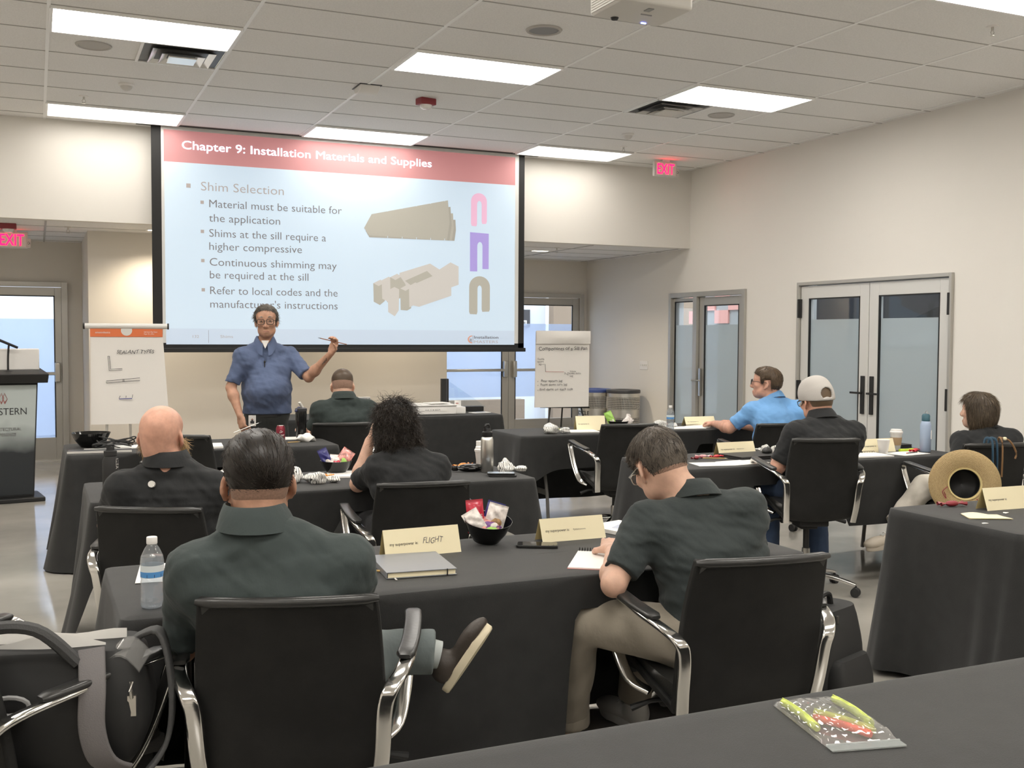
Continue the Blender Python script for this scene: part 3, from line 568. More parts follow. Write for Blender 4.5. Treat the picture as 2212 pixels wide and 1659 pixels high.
# ================================================================ office chairs
def cr(P, n=6, loop=False):
    P = [Vector(p) for p in P]; out = []; m = len(P)
    for i in range(m if loop else m-1):
        p0 = P[(i-1) % m] if loop or i else P[0]; p1, p2 = P[i], P[(i+1) % m]; p3 = P[(i+2) % m] if loop or i+2 < m else P[-1]
        for k in range(n): f = k/n; out.append(.5*((2*p1)+(-p0+p2)*f+(2*p0-5*p1+4*p2-p3)*f*f+(-p0+3*p1-3*p2+p3)*f**3))
    if not loop: out.append(P[-1])
    return out
def chair(loc, rz, dz, label, base_rz=0.0):
    t = thing('office_chair', label, 'chair', loc, rz, 'black office chairs with polished arms')
    # continuous back and seat shell
    prof = cr([(.23, .435), (.10, .405), (-.08, .375), (-.19, .365), (-.243, .42), (-.272, .58), (-.305, .74), (-.345, .88)], 5)
    wid = lambda f: .225 if f < .35 else .225+.02*math.sin(PI*(f-.35)/.65)-.008*(f-.35)
    def shell(off):
        rings = []
        m = len(prof)
        for i, p in enumerate(prof):
            f = i/(m-1); tgt = (prof[min(i+1, m-1)]-prof[max(i-1, 0)]); nx, nz = -tgt[1], tgt[0]; l = math.hypot(nx, nz); nx, nz = nx/l, nz/l
            w = wid(f); ring = []
            for u in np.linspace(-1, 1, 13):
                cup = .022*u*u; ring.append((u*w, p[0]+nx*(-off-cup), p[1]+dz+nz*(-off-cup)))
            rings.append(ring)
        return rings
    A, B = shell(.0), shell(.028); b = MB()
    b.ring([a + c[::-1] for a, c in zip(A, B)]); b.build('shell', 'chair_mesh', t, smooth=50, bevel=.006)
    b = MB(); cx_ = prof[-1]
    path = [(u*(wid(1)+.004), cx_[0]-.002+.024*u*u, cx_[1]+dz+.003) for u in np.linspace(-1, 1, 15)]
    b.tube(path, .014, 10, scale=[.55]+[1]*13+[.55]); b.build('top_roll', 'leather_pad', t, smooth=60)
    b = MB(); pc = cr([(.245, .43), (.235, .462), (.1, .475), (-.08, .468), (-.2, .475), (-.215, .56), (-.245, .66), (-.28, .80), (-.318, .872)], 4)
    rings = []
    for i, p in enumerate(pc):
        rings.append([(u*.212, p[0]+.012*(1-u*u), p[1]+dz+.006*(1-u*u)) for u in np.linspace(-1, 1, 11)])
    low = [[(q[0]*.99, q[1]-.012*(i > len(rings)*.5), q[2]-.055*(i <= len(rings)*.5)) for q in r] for i, r in enumerate(rings)]
    b.ring([a + c[::-1] for a, c in zip(rings, low)]); b.build('seat_cushion', 'leather', t, smooth=50, bevel=.006)
    sec = rrect(.042, .017, .008, 3)
    for s in (-1, 1):
        P = [(s*.222, -.235, .37), (s*.232, -.262, .47), (s*.238, -.285, .585), (s*.252, -.283, .635), (s*.283, -.225, .668), (s*.305, -.10, .688), (s*.315, .13, .712), (s*.314, .178, .706), (s*.31, .185, .67), (s*.295, .12, .52), (s*.27, .06, .425), (s*.22, .01, .392)]
        path = cr(P, 5); ups = []
        for p in path: ups.append((s, 0, .0))
        # the band keeps its broad face outward
        b = MB(); q = [Vector((p[0], p[1], p[2]+dz)) for p in path]
        b.sweep(q, [(v[1], v[0]) for v in sec], up=(s*1.0, .02, .15)); b.build('arm_frame', 'chrome', t, smooth=60)
        pp = cr([(s*.289, -.19, .692), (s*.306, -.08, .704), (s*.316, .06, .719), (s*.3165, .155, .727)], 4)
        b = MB(); b.sweep([Vector((p[0], p[1], p[2]+dz)) for p in pp], rrect(.05, .018, .008, 3), up=(0, 0, 1), scale=[.6]+[1]*(len(pp)-2)+[.7]); b.build('arm_pad', 'leather_pad', t, smooth=50)
    b = MB(); b.box((0, -.02, .352+dz), (.2, .26, .05)); b.box((0, .02, .322+dz), (.12, .16, .05)); b.cyl((-.13, .06, .345+dz), (-.16, .06, .345+dz), .028); b.build('tilt_mechanism', 'black_matte', t, bevel=.01)
    for s, l in ((1, .3), (-1, .26)):
        b = MB(); b.tube([(s*.08, .04, .35+dz), (s*.2, .05, .345+dz), (s*l, .07, .32+dz)], .008, 8, scale=[1, 1, 1.6]); b.build('lever', 'black', t)
    b = MB(); b.cyl((0, 0, .2), (0, 0, .325+dz), .02); b.build('gas_lift', 'black', t); b = MB(); b.lathe([(.028, .075), (.03, .2), (.026, .22+dz*.5)], 20); b.build('column', 'steel', t)
    b = MB(); b.lathe([(.03, .06), (.042, .07), (.042, .12), (.03, .135)], 24); b.build('base_hub', 'chrome', t)
    for k in range(5):
        a = base_rz+2*PI*k/5; c, s_ = math.cos(a), math.sin(a)
        P = cr([(.02, .115), (.12, .112), (.24, .095), (.335, .072)], 4)
        b = MB(); b.sweep([(c*p[0], s_*p[0], p[1]) for p in P], rrect(.05, .03, .008, 2), scale=[(1-.45*i/(len(P)-1), 1-.4*i/(len(P)-1)) for i in range(len(P))]); b.build('base_leg', 'chrome', t, smooth=50)
        b = MB(); X, Y = c*.335, s_*.335; n_ = (-s_, c)
        b.cyl((X, Y, .03), (X, Y, .07), .008)
        for q in (-1, 1): b.cyl((X+n_[0]*q*.006, Y+n_[1]*q*.006, .029), (X+n_[0]*q*.022, Y+n_[1]*q*.022, .029), .029)
        b.ell((X, Y, .04), (.024, .024, .022), 12); b.build('caster', 'rubber', t, smooth=50)
    return t
chair((.66, 2.90, 0), R(-18), 0, 'office chair of the near left man, its broad black back facing us')
chair((2.03, 2.88, 0), R(-8), -.01, 'office chair of the near man with glasses, turned to show its left arm')
chair((.56, 4.82, 0), R(-28), -.06, 'office chair under the bald bearded man')
chair((1.70, 5.0, 0), R(-8), -.04, 'office chair under the woman with curly dark hair')
chair((4.13, 7.20, 0), R(-10), -.01, 'empty office chair before the rear right table with star base showing', R(20))
t = chair((4.26, 5.09, 0), R(-20), .10, 'office chair under the man in the grey cap', R(-38)); t.scale = (.90, .93, .965)
chair((2.17, 8.2, 0), R(-8), -.02, 'office chair under the man by the rear table')
chair((5.42, 7.02, 0), R(-10), -.03, 'office chair under the man in the light blue shirt')
chair((5.47, 5.02, 0), R(-12), 0, 'office chair with the straw hat hung on its back')
chair((.95, 7.6-.55, 0), R(-33), .03, 'empty office chair behind the bald man at the soda can table')
chair((-.02, 3.0, 0), R(-54), 0, 'office chair holding the open bag, bottom left corner')
# ================================================================ people: distance-field bodies meshed with surface nets
def unit(v): v = np.asarray(v, float); return v/np.linalg.norm(v)
class SDF:
    def __init__(s, lo, hi, h):
        s.h = h; s.lo = np.array(lo, float); n = np.ceil((np.array(hi)-s.lo)/h).astype(int)+1
        s.ax = [(s.lo[i]+h*np.arange(n[i])).astype(np.float32) for i in range(3)]; s.d = np.full(n, .5, np.float32)
    def box(s, lo, hi):
        out = []
        for i in range(3):
            a = max(0, int((lo[i]-s.lo[i])/s.h)); b = min(len(s.ax[i]), int((hi[i]-s.lo[i])/s.h)+2)
            if b <= a: return None
            out.append(slice(a, b))
        return tuple(out)
    def loc(s, sl, c, Q):
        x, y, z = s.ax[0][sl[0]][:, None, None]-c[0], s.ax[1][sl[1]][None, :, None]-c[1], s.ax[2][sl[2]][None, None, :]-c[2]
        return [(Q[0, i]*x+Q[1, i]*y+Q[2, i]*z).astype(np.float32) for i in range(3)]
    def smin(s, sl, d, k):
        a = s.d[sl]
        if k <= 0: s.d[sl] = np.minimum(a, d); return
        h = np.maximum(k-np.abs(a-d), 0)/k; s.d[sl] = np.minimum(a, d)-h*h*k*.25
    def smax(s, sl, d, k=0):
        a = s.d[sl]
        if k <= 0: s.d[sl] = np.maximum(a, d); return
        h = np.maximum(k-np.abs(a-d), 0)/k; s.d[sl] = np.maximum(a, d)+h*h*k*.25
    def cap(s, a, b, ra, rb, k=.02, cut=None):
        a, b = np.asarray(a, float), np.asarray(b, float); m = max(ra, rb)+k+2*s.h
        sl = s.box(np.minimum(a, b)-m, np.maximum(a, b)+m)
        if sl is None: return
        x, y, z = s.loc(sl, a, np.eye(3)); ab = b-a; L2 = float(ab@ab)+1e-12
        t = np.clip((x*ab[0]+y*ab[1]+z*ab[2])/L2, 0, 1); d = np.sqrt((x-t*ab[0])**2+(y-t*ab[1])**2+(z-t*ab[2])**2)-(ra+(rb-ra)*t)
        if cut is not None: # flat end beyond b
            n = ab/math.sqrt(L2); d = np.maximum(d, (x-ab[0])*n[0]+(y-ab[1])*n[1]+(z-ab[2])*n[2])
        s.smin(sl, d, k)
    def ell(s, c, r, Q=np.eye(3), k=.02, sub=False):
        c = np.asarray(c, float); m = max(r)+k+2*s.h; sl = s.box(c-m, c+m)
        if sl is None: return
        x, y, z = s.loc(sl, c, Q); k1 = np.sqrt((x/r[0])**2+(y/r[1])**2+(z/r[2])**2)+1e-6; k2 = np.sqrt((x/r[0]**2)**2+(y/r[1]**2)**2+(z/r[2]**2)**2)+1e-6
        d = k1*(k1-1)/k2
        s.smax(sl, -d, k) if sub else s.smin(sl, d, k)
    def ecap(s, a, b, wa, wb, right=(1, 0, 0), k=.03):
        # capsule with elliptical section: wa, wb = (half width, half depth)
        a, b = np.asarray(a, float), np.asarray(b, float); z = unit(b-a); x = unit(np.asarray(right, float)-z*(np.asarray(right, float)@z)); y = np.cross(z, x); Q = np.stack([x, y, z], 1)
        L = np.linalg.norm(b-a); m = max(wa+wb)+k+2*s.h; sl = s.box(np.minimum(a, b)-m, np.maximum(a, b)+m)
        if sl is None: return
        px, py, pz = s.loc(sl, a, Q); t = np.clip(pz/L, 0, 1); w = wa[0]+(wb[0]-wa[0])*t; e = wa[1]+(wb[1]-wa[1])*t; o = pz-t*L; g = np.minimum(w, e)
        k1 = np.sqrt((px/w)**2+(py/e)**2+(o/g)**2)+1e-6; k2 = np.sqrt((px/w**2)**2+(py/e**2)**2+(o/g**2)**2)+1e-6
        s.smin(sl, k1*(k1-1)/k2, k)
    def plane(s, p, n, k=0): # keep the side against n
        n = unit(n); sl = tuple(slice(0, len(a)) for a in s.ax); x, y, z = s.loc(sl, np.asarray(p, float), np.eye(3)); s.smax(sl, x*n[0]+y*n[1]+z*n[2], k)
    def ripple(s, amp, seed, sc=(1, 1, 1), f0=22):
        r = np.random.default_rng(seed); X, Y, Z = s.ax[0][:, None, None]*sc[0], s.ax[1][None, :, None]*sc[1], s.ax[2][None, None, :]*sc[2]; acc = 0
        for i in range(5):
            f = f0*1.5**(i*.8); v = unit(r.normal(size=3))*f; p = r.random()*6.28; w = unit(r.normal(size=3))*f*.4
            acc = acc+np.sin(v[0]*X+v[1]*Y+v[2]*Z+p+1.5*np.sin(w[0]*X+w[1]*Y+w[2]*Z))*(.8**i)
        s.d += (acc*amp*.4).astype(np.float32)
    def mesh(s):
        d = s.d; I = d < 0; n = np.zeros(tuple(k-1 for k in d.shape), np.uint8)
        for i in (0, 1):
            for j in (0, 1):
                for k in (0, 1): n += I[i:i+n.shape[0], j:j+n.shape[1], k:k+n.shape[2]]
        act = (n > 0) & (n < 8); idx = np.argwhere(act)
        if not len(idx): return np.zeros((0, 3)), np.zeros((0, 4), int)
        vid = np.full(n.shape, -1, np.int32); vid[act] = np.arange(len(idx))
        acc = np.zeros((len(idx), 3)); cnt = np.zeros(len(idx))
        co = [(i, j, k) for i in (0, 1) for j in (0, 1) for k in (0, 1)]
        val = {c: d[idx[:, 0]+c[0], idx[:, 1]+c[1], idx[:, 2]+c[2]] for c in co}
        for c in co:
            for a in range(3):
                if c[a]: continue
                e = list(c); e[a] = 1; e = tuple(e); v0, v1 = val[c], val[e]; m = (v0 < 0) != (v1 < 0)
                t = np.where(m, v0/np.where(m, v0-v1, 1), 0); p = np.tile(np.array(c, float), (len(idx), 1)); p[:, a] += t; acc += p*m[:, None]; cnt += m
        V = (idx+acc/cnt[:, None])*s.h+s.lo
        F = []
        for a in range(3):
            b, c = (a+1) % 3, (a+2) % 3; sl0 = [slice(None)]*3; sl1 = [slice(None)]*3; sl0[a] = slice(0, -1); sl1[a] = slice(1, None)
            A, B = I[tuple(sl0)], I[tuple(sl1)]; E = np.argwhere(A != B)
            E = E[(E[:, b] > 0) & (E[:, c] > 0) & (E[:, b] < d.shape[b]-1) & (E[:, c] < d.shape[c]-1)]
            if not len(E): continue
            def g(db, dc): q = E.copy(); q[:, b] -= db; q[:, c] -= dc; return vid[q[:, 0], q[:, 1], q[:, 2]]
            q = np.stack([g(0, 0), g(1, 0), g(1, 1), g(0, 1)], 1); fl = A[E[:, 0], E[:, 1], E[:, 2]]; q[~fl] = q[~fl][:, ::-1]; F.append(q)
        return V, np.concatenate(F)
    def build(s, name, m, parent, loc=None):
        V, F = s.mesh(); me = bpy.data.meshes.new(name); me.vertices.add(len(V)); me.vertices.foreach_set('co', V.astype(np.float32).ravel())
        me.loops.add(F.size); me.loops.foreach_set('vertex_index', F.astype(np.int32).ravel()); me.polygons.add(len(F))
        me.polygons.foreach_set('loop_start', np.arange(0, F.size, 4, dtype=np.int32)); me.polygons.foreach_set('loop_total', np.full(len(F), 4, np.int32))
        me.update(calc_edges=True); me.validate(); me.polygons.foreach_set('use_smooth', [True]*len(me.polygons)); me.materials.append(M(m) if isinstance(m, str) else m)
        o = bpy.data.objects.new(name, me); COL.objects.link(o); o.parent = parent; s.V, s.F = V, F
        if loc is not None: o.location = loc
        return o
def rotm(yaw, pitch=0, roll=0):
    # columns = right, forward, up of a head turned left by yaw, nose up by pitch, tilted by roll
    cy, sy, cp, sp, cr_, sr = math.cos(yaw), math.sin(yaw), math.cos(pitch), math.sin(pitch), math.cos(roll), math.sin(roll)
    Y = np.array([[cy, -sy, 0], [sy, cy, 0], [0, 0, 1]]); X = np.array([[1, 0, 0], [0, cp, -sp], [0, sp, cp]]); Rr = np.array([[cr_, 0, sr], [0, 1, 0], [-sr, 0, cr_]])
    return Y @ X @ Rr
def head_sdf(G, c, Q, k=1.0, jaw=1.0, off=0.0, face=True):
    P = lambda *p: c + Q @ (np.array(p, float)*k)
    e = lambda p, r, kk=.02, sub=False: G.ell(P(*p), tuple((q*k+off) for q in r), Q, kk, sub)
    e((0, -.012, .032), (.076, .096, .086)); e((0, .03, .045), (.068, .066, .062), .03); e((0, .022, -.035), (.062*jaw, .072, .082), .03)
    e((0, -.05, -.015), (.06, .045, .06), .03)
    if off: return
    e((0, .062, -.088), (.036*jaw, .032, .026), .03)
    for s in (-1, 1):
        e((s*.048*jaw, .03, -.066), (.02, .03, .03), .03); e((s*.042, .066, -.018), (.024, .024, .02), .025)
    if face:
        G.cap(P(-.038, .082, .028), P(.038, .082, .028), .010*k, .010*k, .018)
        for s in (-1, 1):
            e((s*.032, .1, .006), (.017, .014, .011), .012, True); e((s*.032, .083, .009), (.0165, .0135, .0125), .006)
            e((s*.0115, .100, -.036), (.0085, .011, .008), .008)
        G.cap(P(0, .092, .018), P(0, .112, -.026), .0075*k, .0115*k, .014)
        e((0, .109, -.031), (.011, .011, .009), .008)
        e((0, .094, -.0665), (.026, .010, .0052), .005); e((0, .092, -.0775), (.022, .010, .0062), .005); e((0, .104, -.0718), (.024, .01, .0016), .002, True)
    for s in (-1, 1):
        Qe = Q @ rotm(s*.45, 0, s*-.12)
        G.ell(P(s*.080, -.008, -.008), (.007*k, .018*k, .029*k), Qe, .008); G.ell(P(s*.0865, .0, -.006), (.005*k, .010*k, .016*k), Qe, .005, True)
        G.ell(P(s*.077, .004, -.036), (.006*k, .009*k, .010*k), Qe, .008)
def arm_dir(a, b): return unit(np.asarray(b)-np.asarray(a))
def hand_sdf(G, w, d, n, side, curl=(.5, .55, .6, .65), thumb=.4, sc=1.0, spread=.06):
    # w wrist, d direction of the fingers, n palm normal (palm faces n), side +1 right hand / -1 left; each finger three bent links
    d = unit(d); n = unit(n - np.dot(n, d)*d); x = np.cross(n, d)*side   # x points to the thumb side
    P = lambda a, b_, c_: w + (x*a + d*b_ + n*c_)*sc
    G.ecap(P(0, .0, 0), P(.002, .085, .002), (.026*sc, .0165*sc), (.039*sc, .0125*sc), x, .012)
    G.cap(P(.020, .025, .008), P(.030, .06, .010), .014*sc, .012*sc, .012); G.cap(P(-.026, .02, .007), P(-.028, .06, .006), .011*sc, .01*sc, .012)
    for i, (ox, ln, r) in enumerate(((.028, .95, .0092), (.0095, 1.05, .0096), (-.0095, .98, .0091), (-.027, .78, .0081))):
        p = P(ox, .084-.006*abs(i-1), .0); c = curl[i]; ang = 0; dd = d + x*(.5-i*.34)*spread*2; dd = unit(dd)
        for q, l in enumerate((.044, .027, .022)):
            ang += c*(.75, 1.0, .7)[q]; v = dd*math.cos(ang)+n*math.sin(ang); p2 = p+v*l*ln*sc
            G.cap(p, p2, r*sc*(1-.07*q), r*sc*(.95-.08*q), .004); p = p2
    p = P(.028, .018, .006); v0 = unit(x*.75+d*.62+n*(.25+.3*thumb)); p2 = p+v0*.042*sc; G.cap(p, p2, .0135*sc, .011*sc, .010)
    v1 = unit(d*.85+x*(.35-.5*thumb)+n*(.25+.6*thumb)); p3 = p2+v1*.03*sc; G.cap(p2, p3, .0105*sc, .0095*sc, .004); v2 = unit(v1+n*thumb*.5-x*thumb*.3); G.cap(p3, p3+v2*.024*sc, .0095*sc, .008*sc, .004)
def strands(name, m, parent, V, N, flow, length, n, w=.0016, lift=.25, seed=1, jit=.35, curl=0.0, seg=3, grav=0.0):
    # locks of hair rooted on the scalp surface V with normals N
    r = np.random.default_rng(seed); idx = r.integers(0, len(V), n); p = V[idx] + r.normal(scale=.0015, size=(n, 3)); nn = N[idx]
    f = flow(p) + r.normal(scale=jit, size=(n, 3)); f -= nn*np.sum(f*nn, 1)[:, None]; f /= np.linalg.norm(f, axis=1)[:, None]+1e-9
    L = (length(p) if callable(length) else np.full(n, length))*r.uniform(.7, 1.25, n); sd = np.cross(f, nn)
    allV = []; allF = []; base = 0; ph = r.random(n)*6.28; q = p-nn*.002; dirv = f*(1-lift)+nn*lift; verts = []
    for k in range(seg+1):
        t = k/seg; ww = w*(1-.85*t)*r.uniform(.8, 1.3, n); off = 0
        if curl: off = (sd*np.cos(ph+t*9)[:, None]+nn*np.sin(ph+t*9)[:, None])*curl*min(1, t*2)
        verts.append(q+off-sd*ww[:, None]); verts.append(q+off+sd*ww[:, None]); verts.append(q+off+nn*ww[:, None]*1.2)
        dirv = dirv*(1)+np.array([0, 0, -grav]) - nn*(lift*.9/seg); dirv /= np.linalg.norm(dirv, axis=1)[:, None]+1e-9; q = q+dirv*(L/seg)[:, None]
    A = np.stack(verts, 1).reshape(n, (seg+1)*3, 3); F = []
    for k in range(seg):
        a = 3*k
        for i in range(3): F.append((a+i, a+(i+1) % 3, a+3+(i+1) % 3, a+3+i))
    F = np.array(F); FF = (F[None]+(np.arange(n)*(seg+1)*3)[:, None, None]).reshape(-1, 4)
    me = bpy.data.meshes.new(name); vv = A.reshape(-1, 3); me.vertices.add(len(vv)); me.vertices.foreach_set('co', vv.astype(np.float32).ravel())
    me.loops.add(FF.size); me.loops.foreach_set('vertex_index', FF.astype(np.int32).ravel()); me.polygons.add(len(FF)); me.polygons.foreach_set('loop_start', np.arange(0, FF.size, 4, dtype=np.int32)); me.polygons.foreach_set('loop_total', np.full(len(FF), 4, np.int32))
    me.update(calc_edges=True); me.polygons.foreach_set('use_smooth', [True]*len(me.polygons)); me.materials.append(M(m)); o = bpy.data.objects.new(name, me); COL.objects.link(o); o.parent = parent; o['kind'] = 'stuff'; return o
def normals_of(o):
    me = o.data; N = np.zeros(len(me.vertices)*3, np.float32); me.vertices.foreach_get('normal', N); V = np.zeros(len(me.vertices)*3, np.float32); me.vertices.foreach_get('co', V); return V.reshape(-1, 3).astype(float), N.reshape(-1, 3).astype(float)
mat('skin_pink', (.60, .33, .24), .45, spec=.35, sss=.12, var=.10, vscale=30, bump=(220, .05)); mat('skin_light', (.62, .39, .29), .48, spec=.3, sss=.12, var=.08, vscale=30, bump=(220, .05)); mat('skin_tan', (.47, .265, .18), .48, spec=.3, sss=.12, var=.10, vscale=30, bump=(220, .05))
mat('lips', (.45, .2, .17), .45); mat('eye_white', (.8, .78, .74), .2); mat('iris', (.06, .04, .03), .15)
def shirtmat(n, c, b=.35): mat(n, c, .82, spec=.2, bump=(26, b, (1, 1, .6)), var=.04, vscale=7, sheen=.08)
shirtmat('shirt_green', (.044, .056, .055)); shirtmat('shirt_dark', (.036, .044, .044)); shirtmat('shirt_black', (.022, .023, .024)); shirtmat('shirt_black2', (.021, .022, .023)); shirtmat('shirt_navy', (.095, .125, .215)); shirtmat('shirt_blue', (.17, .37, .68), .3); shirtmat('shirt_far', (.030, .040, .038))
shirtmat('trousers_khaki', (.30, .265, .215)); shirtmat('jeans', (.15, .175, .175)); shirtmat('jeans_blue', (.035, .055, .10)); shirtmat('trousers_grey', (.045, .048, .046)); shirtmat('trousers_white', (.62, .58, .51)); shirtmat('trousers_black', (.02, .02, .022))
hairmat('hair_black', (.020, .014, .010), .6, .4); hairmat('hair_brown', (.055, .036, .022), .6); hairmat('hair_grey', (.10, .088, .075), .8); hairmat('hair_salt', (.075, .062, .05), .8); hairmat('hair_mid', (.075, .05, .03), .5); hairmat('hair_bob', (.105, .078, .052), .55, .38); hairmat('beard_blond', (.42, .29, .15), .5); hairmat('beard_grey', (.35, .31, .26), .6); mat('stubble', (.26, .155, .11), .6, var=.16, vscale=170)
mat('cap_grey', (.47, .445, .415), .85, bump=(300, .15)); mat('shoe_brown', (.045, .035, .028), .5, bump=(40, .2)); mat('sole', (.68, .60, .43), .6); mat('shoe_white', (.66, .64, .6), .6); mat('shoe_cream', (.62, .55, .45), .6); mat('sock_grey', (.40, .43, .42), .9)
# joint defaults for a seated figure, local frame: +y forward, origin on the floor under the hips
SEAT = dict(hip=(0, -.02, .56), waist=(0, -.05, .72), chest=(0, -.05, .90), neck=(0, -.02, 1.06), head=(0, .035, 1.185), sl=(-.19, -.03, 1.005), sr=(.19, -.03, 1.005), el=(-.27, .12, .78), er=(.27, .12, .78), wl=(-.16, .36, .79), wr=(.16, .36, .79), kl=(-.13, .40, .57), kr=(.13, .40, .57), al=(-.13, .34, .10), ar=(.13, .34, .10))
def person(loc, rz, label, J, skin, shirt, pants, hq=(0, 0, 0), hk=1.0, jaw=1.0, h=.008, build=1.0, belly=0.0, hands=None, sleeve=.72, long_sleeve=False, hair=None, legs=True, feet=None, collar=True, neckr=.058, shoulder=0.0, tilt=(1, 0, 0), seed=1, armr=1.0, hem=None, face=True, collar_col=None, cuff=.06):
    t = thing('person', label, 'person', loc, rz)
    j = dict(SEAT); j.update(J); j = {k: np.array(v, float) for k, v in j.items()}
    up = unit(j['neck']-j['chest']); rx = unit(np.asarray(tilt, float)); Qh = rotm(*hq)
    lo = np.min([v for k, v in j.items()], 0)-np.array([.2, .28, .16]); hi = np.max([v for k, v in j.items()], 0)+np.array([.2, .28, .2])
    lo[2] = max(lo[2], -.02)
    if not legs: lo[2] = max(lo[2], j['hip'][2]-.2)
    B = build
    def torso(G, o, k=.04):
        a = lambda w, d: (w*B+o, d*B+o)
        wd_, dp = .165, .115
        G.ecap(j['hip'], j['waist'], a(.175, .125), a(.158+belly*.3, .115+belly*.35), rx, k); G.ecap(j['waist'], j['chest'], a(.158+belly*.3, .115+belly*.35), a(.172, .118), rx, k)
        G.ecap(j['chest'], j['chest']*.35+j['neck']*.65, a(.172, .115), a(.135, .078), rx, k)
        if belly: G.ell(j['waist']+np.cross(up, rx)*(.06)+up*.02, (.125*B+belly*.5+o, .10*B+belly+o, .14*B+o), k=.06)
        n2 = j['neck']-up*.052
        for s, n in ((-1, 'sl'), (1, 'sr')):
            G.cap(n2+rx*s*.045, j[n]-up*.004, (.045+shoulder*.3)*B+o, .050*B+o, .045); G.ell(j[n]-up*.014, (.060*B+shoulder*.6+o,)*3, k=.04)
            G.cap(j[n]-up*.05-rx*s*.03, j['chest']+rx*s*.09, .07*B+o, .09*B+o, .05)
    G = SDF(lo, hi, h)
    torso(G, -.004 if not build > 9 else 0)
    nt_ = j['head']+Qh @ np.array([0, -.02, -.055])*hk
    G.cap(j['neck']-up*.03, nt_, neckr*1.06, neckr*.98, .03)
    head_sdf(G, j['head'], Qh, hk, jaw, face=face)
    for s, S, E, Wr in ((-1, 'sl', 'el', 'wl'), (1, 'sr', 'er', 'wr')):
        A = armr
        G.cap(j[S], j[E], .053*B*A, .042*B*A, .03); m = j[E]*.72+j[Wr]*.28; G.cap(j[E], m, .041*B*A, .043*B*A, .02); G.cap(m, j[Wr], .043*B*A, .0265*A, .03)
        hd = (hands or {}).get('l' if s < 0 else 'r', {})
        d = hd.get('d', arm_dir(j[E], j[Wr])); n = hd.get('n', (0, 0, -1)); hand_sdf(G, j[Wr], np.array(d, float), np.array(n, float), s, hd.get('curl', (.35, .4, .45, .5)), hd.get('thumb', .4), hd.get('sc', 1.0), hd.get('spread', .06))
    if legs:
        for s, K, A in ((-1, 'kl', 'al'), (1, 'kr', 'ar')):
            hp = j['hip']+rx*s*(.095 if hem is None else .07); G.cap(hp, j[K], (.082 if hem is None else .07)*B, .056*B, .04); mc = j[K]*.68+j[A]*.32; G.cap(j[K], mc, .052*B, .052*B, .03); G.cap(mc, j[A], .052*B, .034, .04)
    body = G.build('body', skin, t)
    # shirt with clean hem, cuffs and neckline
    S_ = SDF(lo, hi, h); torso(S_, .010)
    hemz = hem if hem is not None else j['hip'][2]-.06
    if hem is not None: S_.ecap(j['hip']+np.array([0, 0, -.10]), j['hip'], (.176*B+.012, .126*B+.012), (.176*B+.012, .126*B+.012), rx, .04)
    for S, E, Wr in (('sl', 'el', 'wl'), ('sr', 'er', 'wr')):
        q = j[S]+(j[E]-j[S])*(1 if long_sleeve else sleeve); S_.cap(j[S], q, .064*B+shoulder*.6, (.056 if not long_sleeve else .050)*B+.004, .03, None if long_sleeve else True)
        if long_sleeve: S_.cap(j[E], j[E]+(j[Wr]-j[E])*.93, .050*B, .036, .02, True)
    S_.ripple(.0065, seed, (.75, .75, 1.5), 26); S_.ripple(.0035, seed+9, (1, 1, 1.4), 60); S_.plane((0, 0, hemz), (0, 0, -1))
    nd = unit(up*.75+np.cross(up, rx)*.0); fw = np.cross(up, rx)
    S_.plane(j['neck']+up*.012+fw*.0, unit(up-fw*-.35), .0) if False else None
    sl = S_.box(j['neck']-.14, j['neck']+.14); x, y, z = S_.loc(sl, j['neck'], np.stack([rx, fw, up], 1))
    S_.smax(sl, -(np.sqrt(x**2+(y-.012)**2)-(neckr-.006+.25*np.maximum(0, z))+np.where(z < -.03, 1.0, 0)), .004)
    S_.smax(sl, z-.022+.30*y, .008)
    sh = S_.build('shirt', shirt, t)
    if collar:
        b = MB(); nb = Vector(j['neck']); X, Y, U = Vector(rx), Vector(fw), Vector(up); nD = Vector(unit(nt_-j['neck']))
        def cpt(a, r, zz): return nb + (X*math.sin(a)*1.0 + Y*-math.cos(a)*1.02)*r + U*zz + Y*(.012+.4*zz*max(-.2, min(.6, nD.dot(Y))))
        rings = []
        for k in range(37):
            a = -PI*.93+2*PI*.93*k/36; f = abs(a)/(PI*.93); fr = smooth01((f-.6)/.4); zb = .010-.05*fr; hgt = .046-.010*fr; out = .012+.012*fr
            rings.append([cpt(a, neckr+.008, zb), cpt(a, neckr+.004, zb+hgt*.7), cpt(a, neckr+.006, zb+hgt), cpt(a, neckr+.011, zb+hgt*.98), cpt(a, neckr+.018+out*.5, zb+hgt*.45), cpt(a, neckr+.026+out, zb-.016-.045*fr), cpt(a, neckr+.021+out, zb-.018-.045*fr), cpt(a, neckr+.013+out*.4, zb+hgt*.35)])
        b.ring(rings); b.build('collar', collar_col or shirt, t, smooth=70)
    if legs and pants:
        Pn = SDF(lo, hi, h); Pn.ecap(j['hip']+np.array([0, 0, -.02]), j['hip']*.5+j['waist']*.5, (.172*B, .122*B), (.155*B, .112*B), rx, .04)
        for s, K, A in ((-1, 'kl', 'al'), (1, 'kr', 'ar')):
            hp = j['hip']+rx*s*(.095 if hem is None else .075); Pn.cap(hp, j[K], (.098 if hem is None else .09)*B, .074*B, .05); e = j[A]+(j[K]-j[A])*cuff; Pn.cap(j[K], e, .078*B, .064, .03, True)
        Pn.ripple(.0045, seed+5, (1, 1, 1.2), 26)
        if hem is not None: Pn.plane((0, 0, hemz+.05), (0, 0, 1))
        Pn.build('trousers', pants, t)
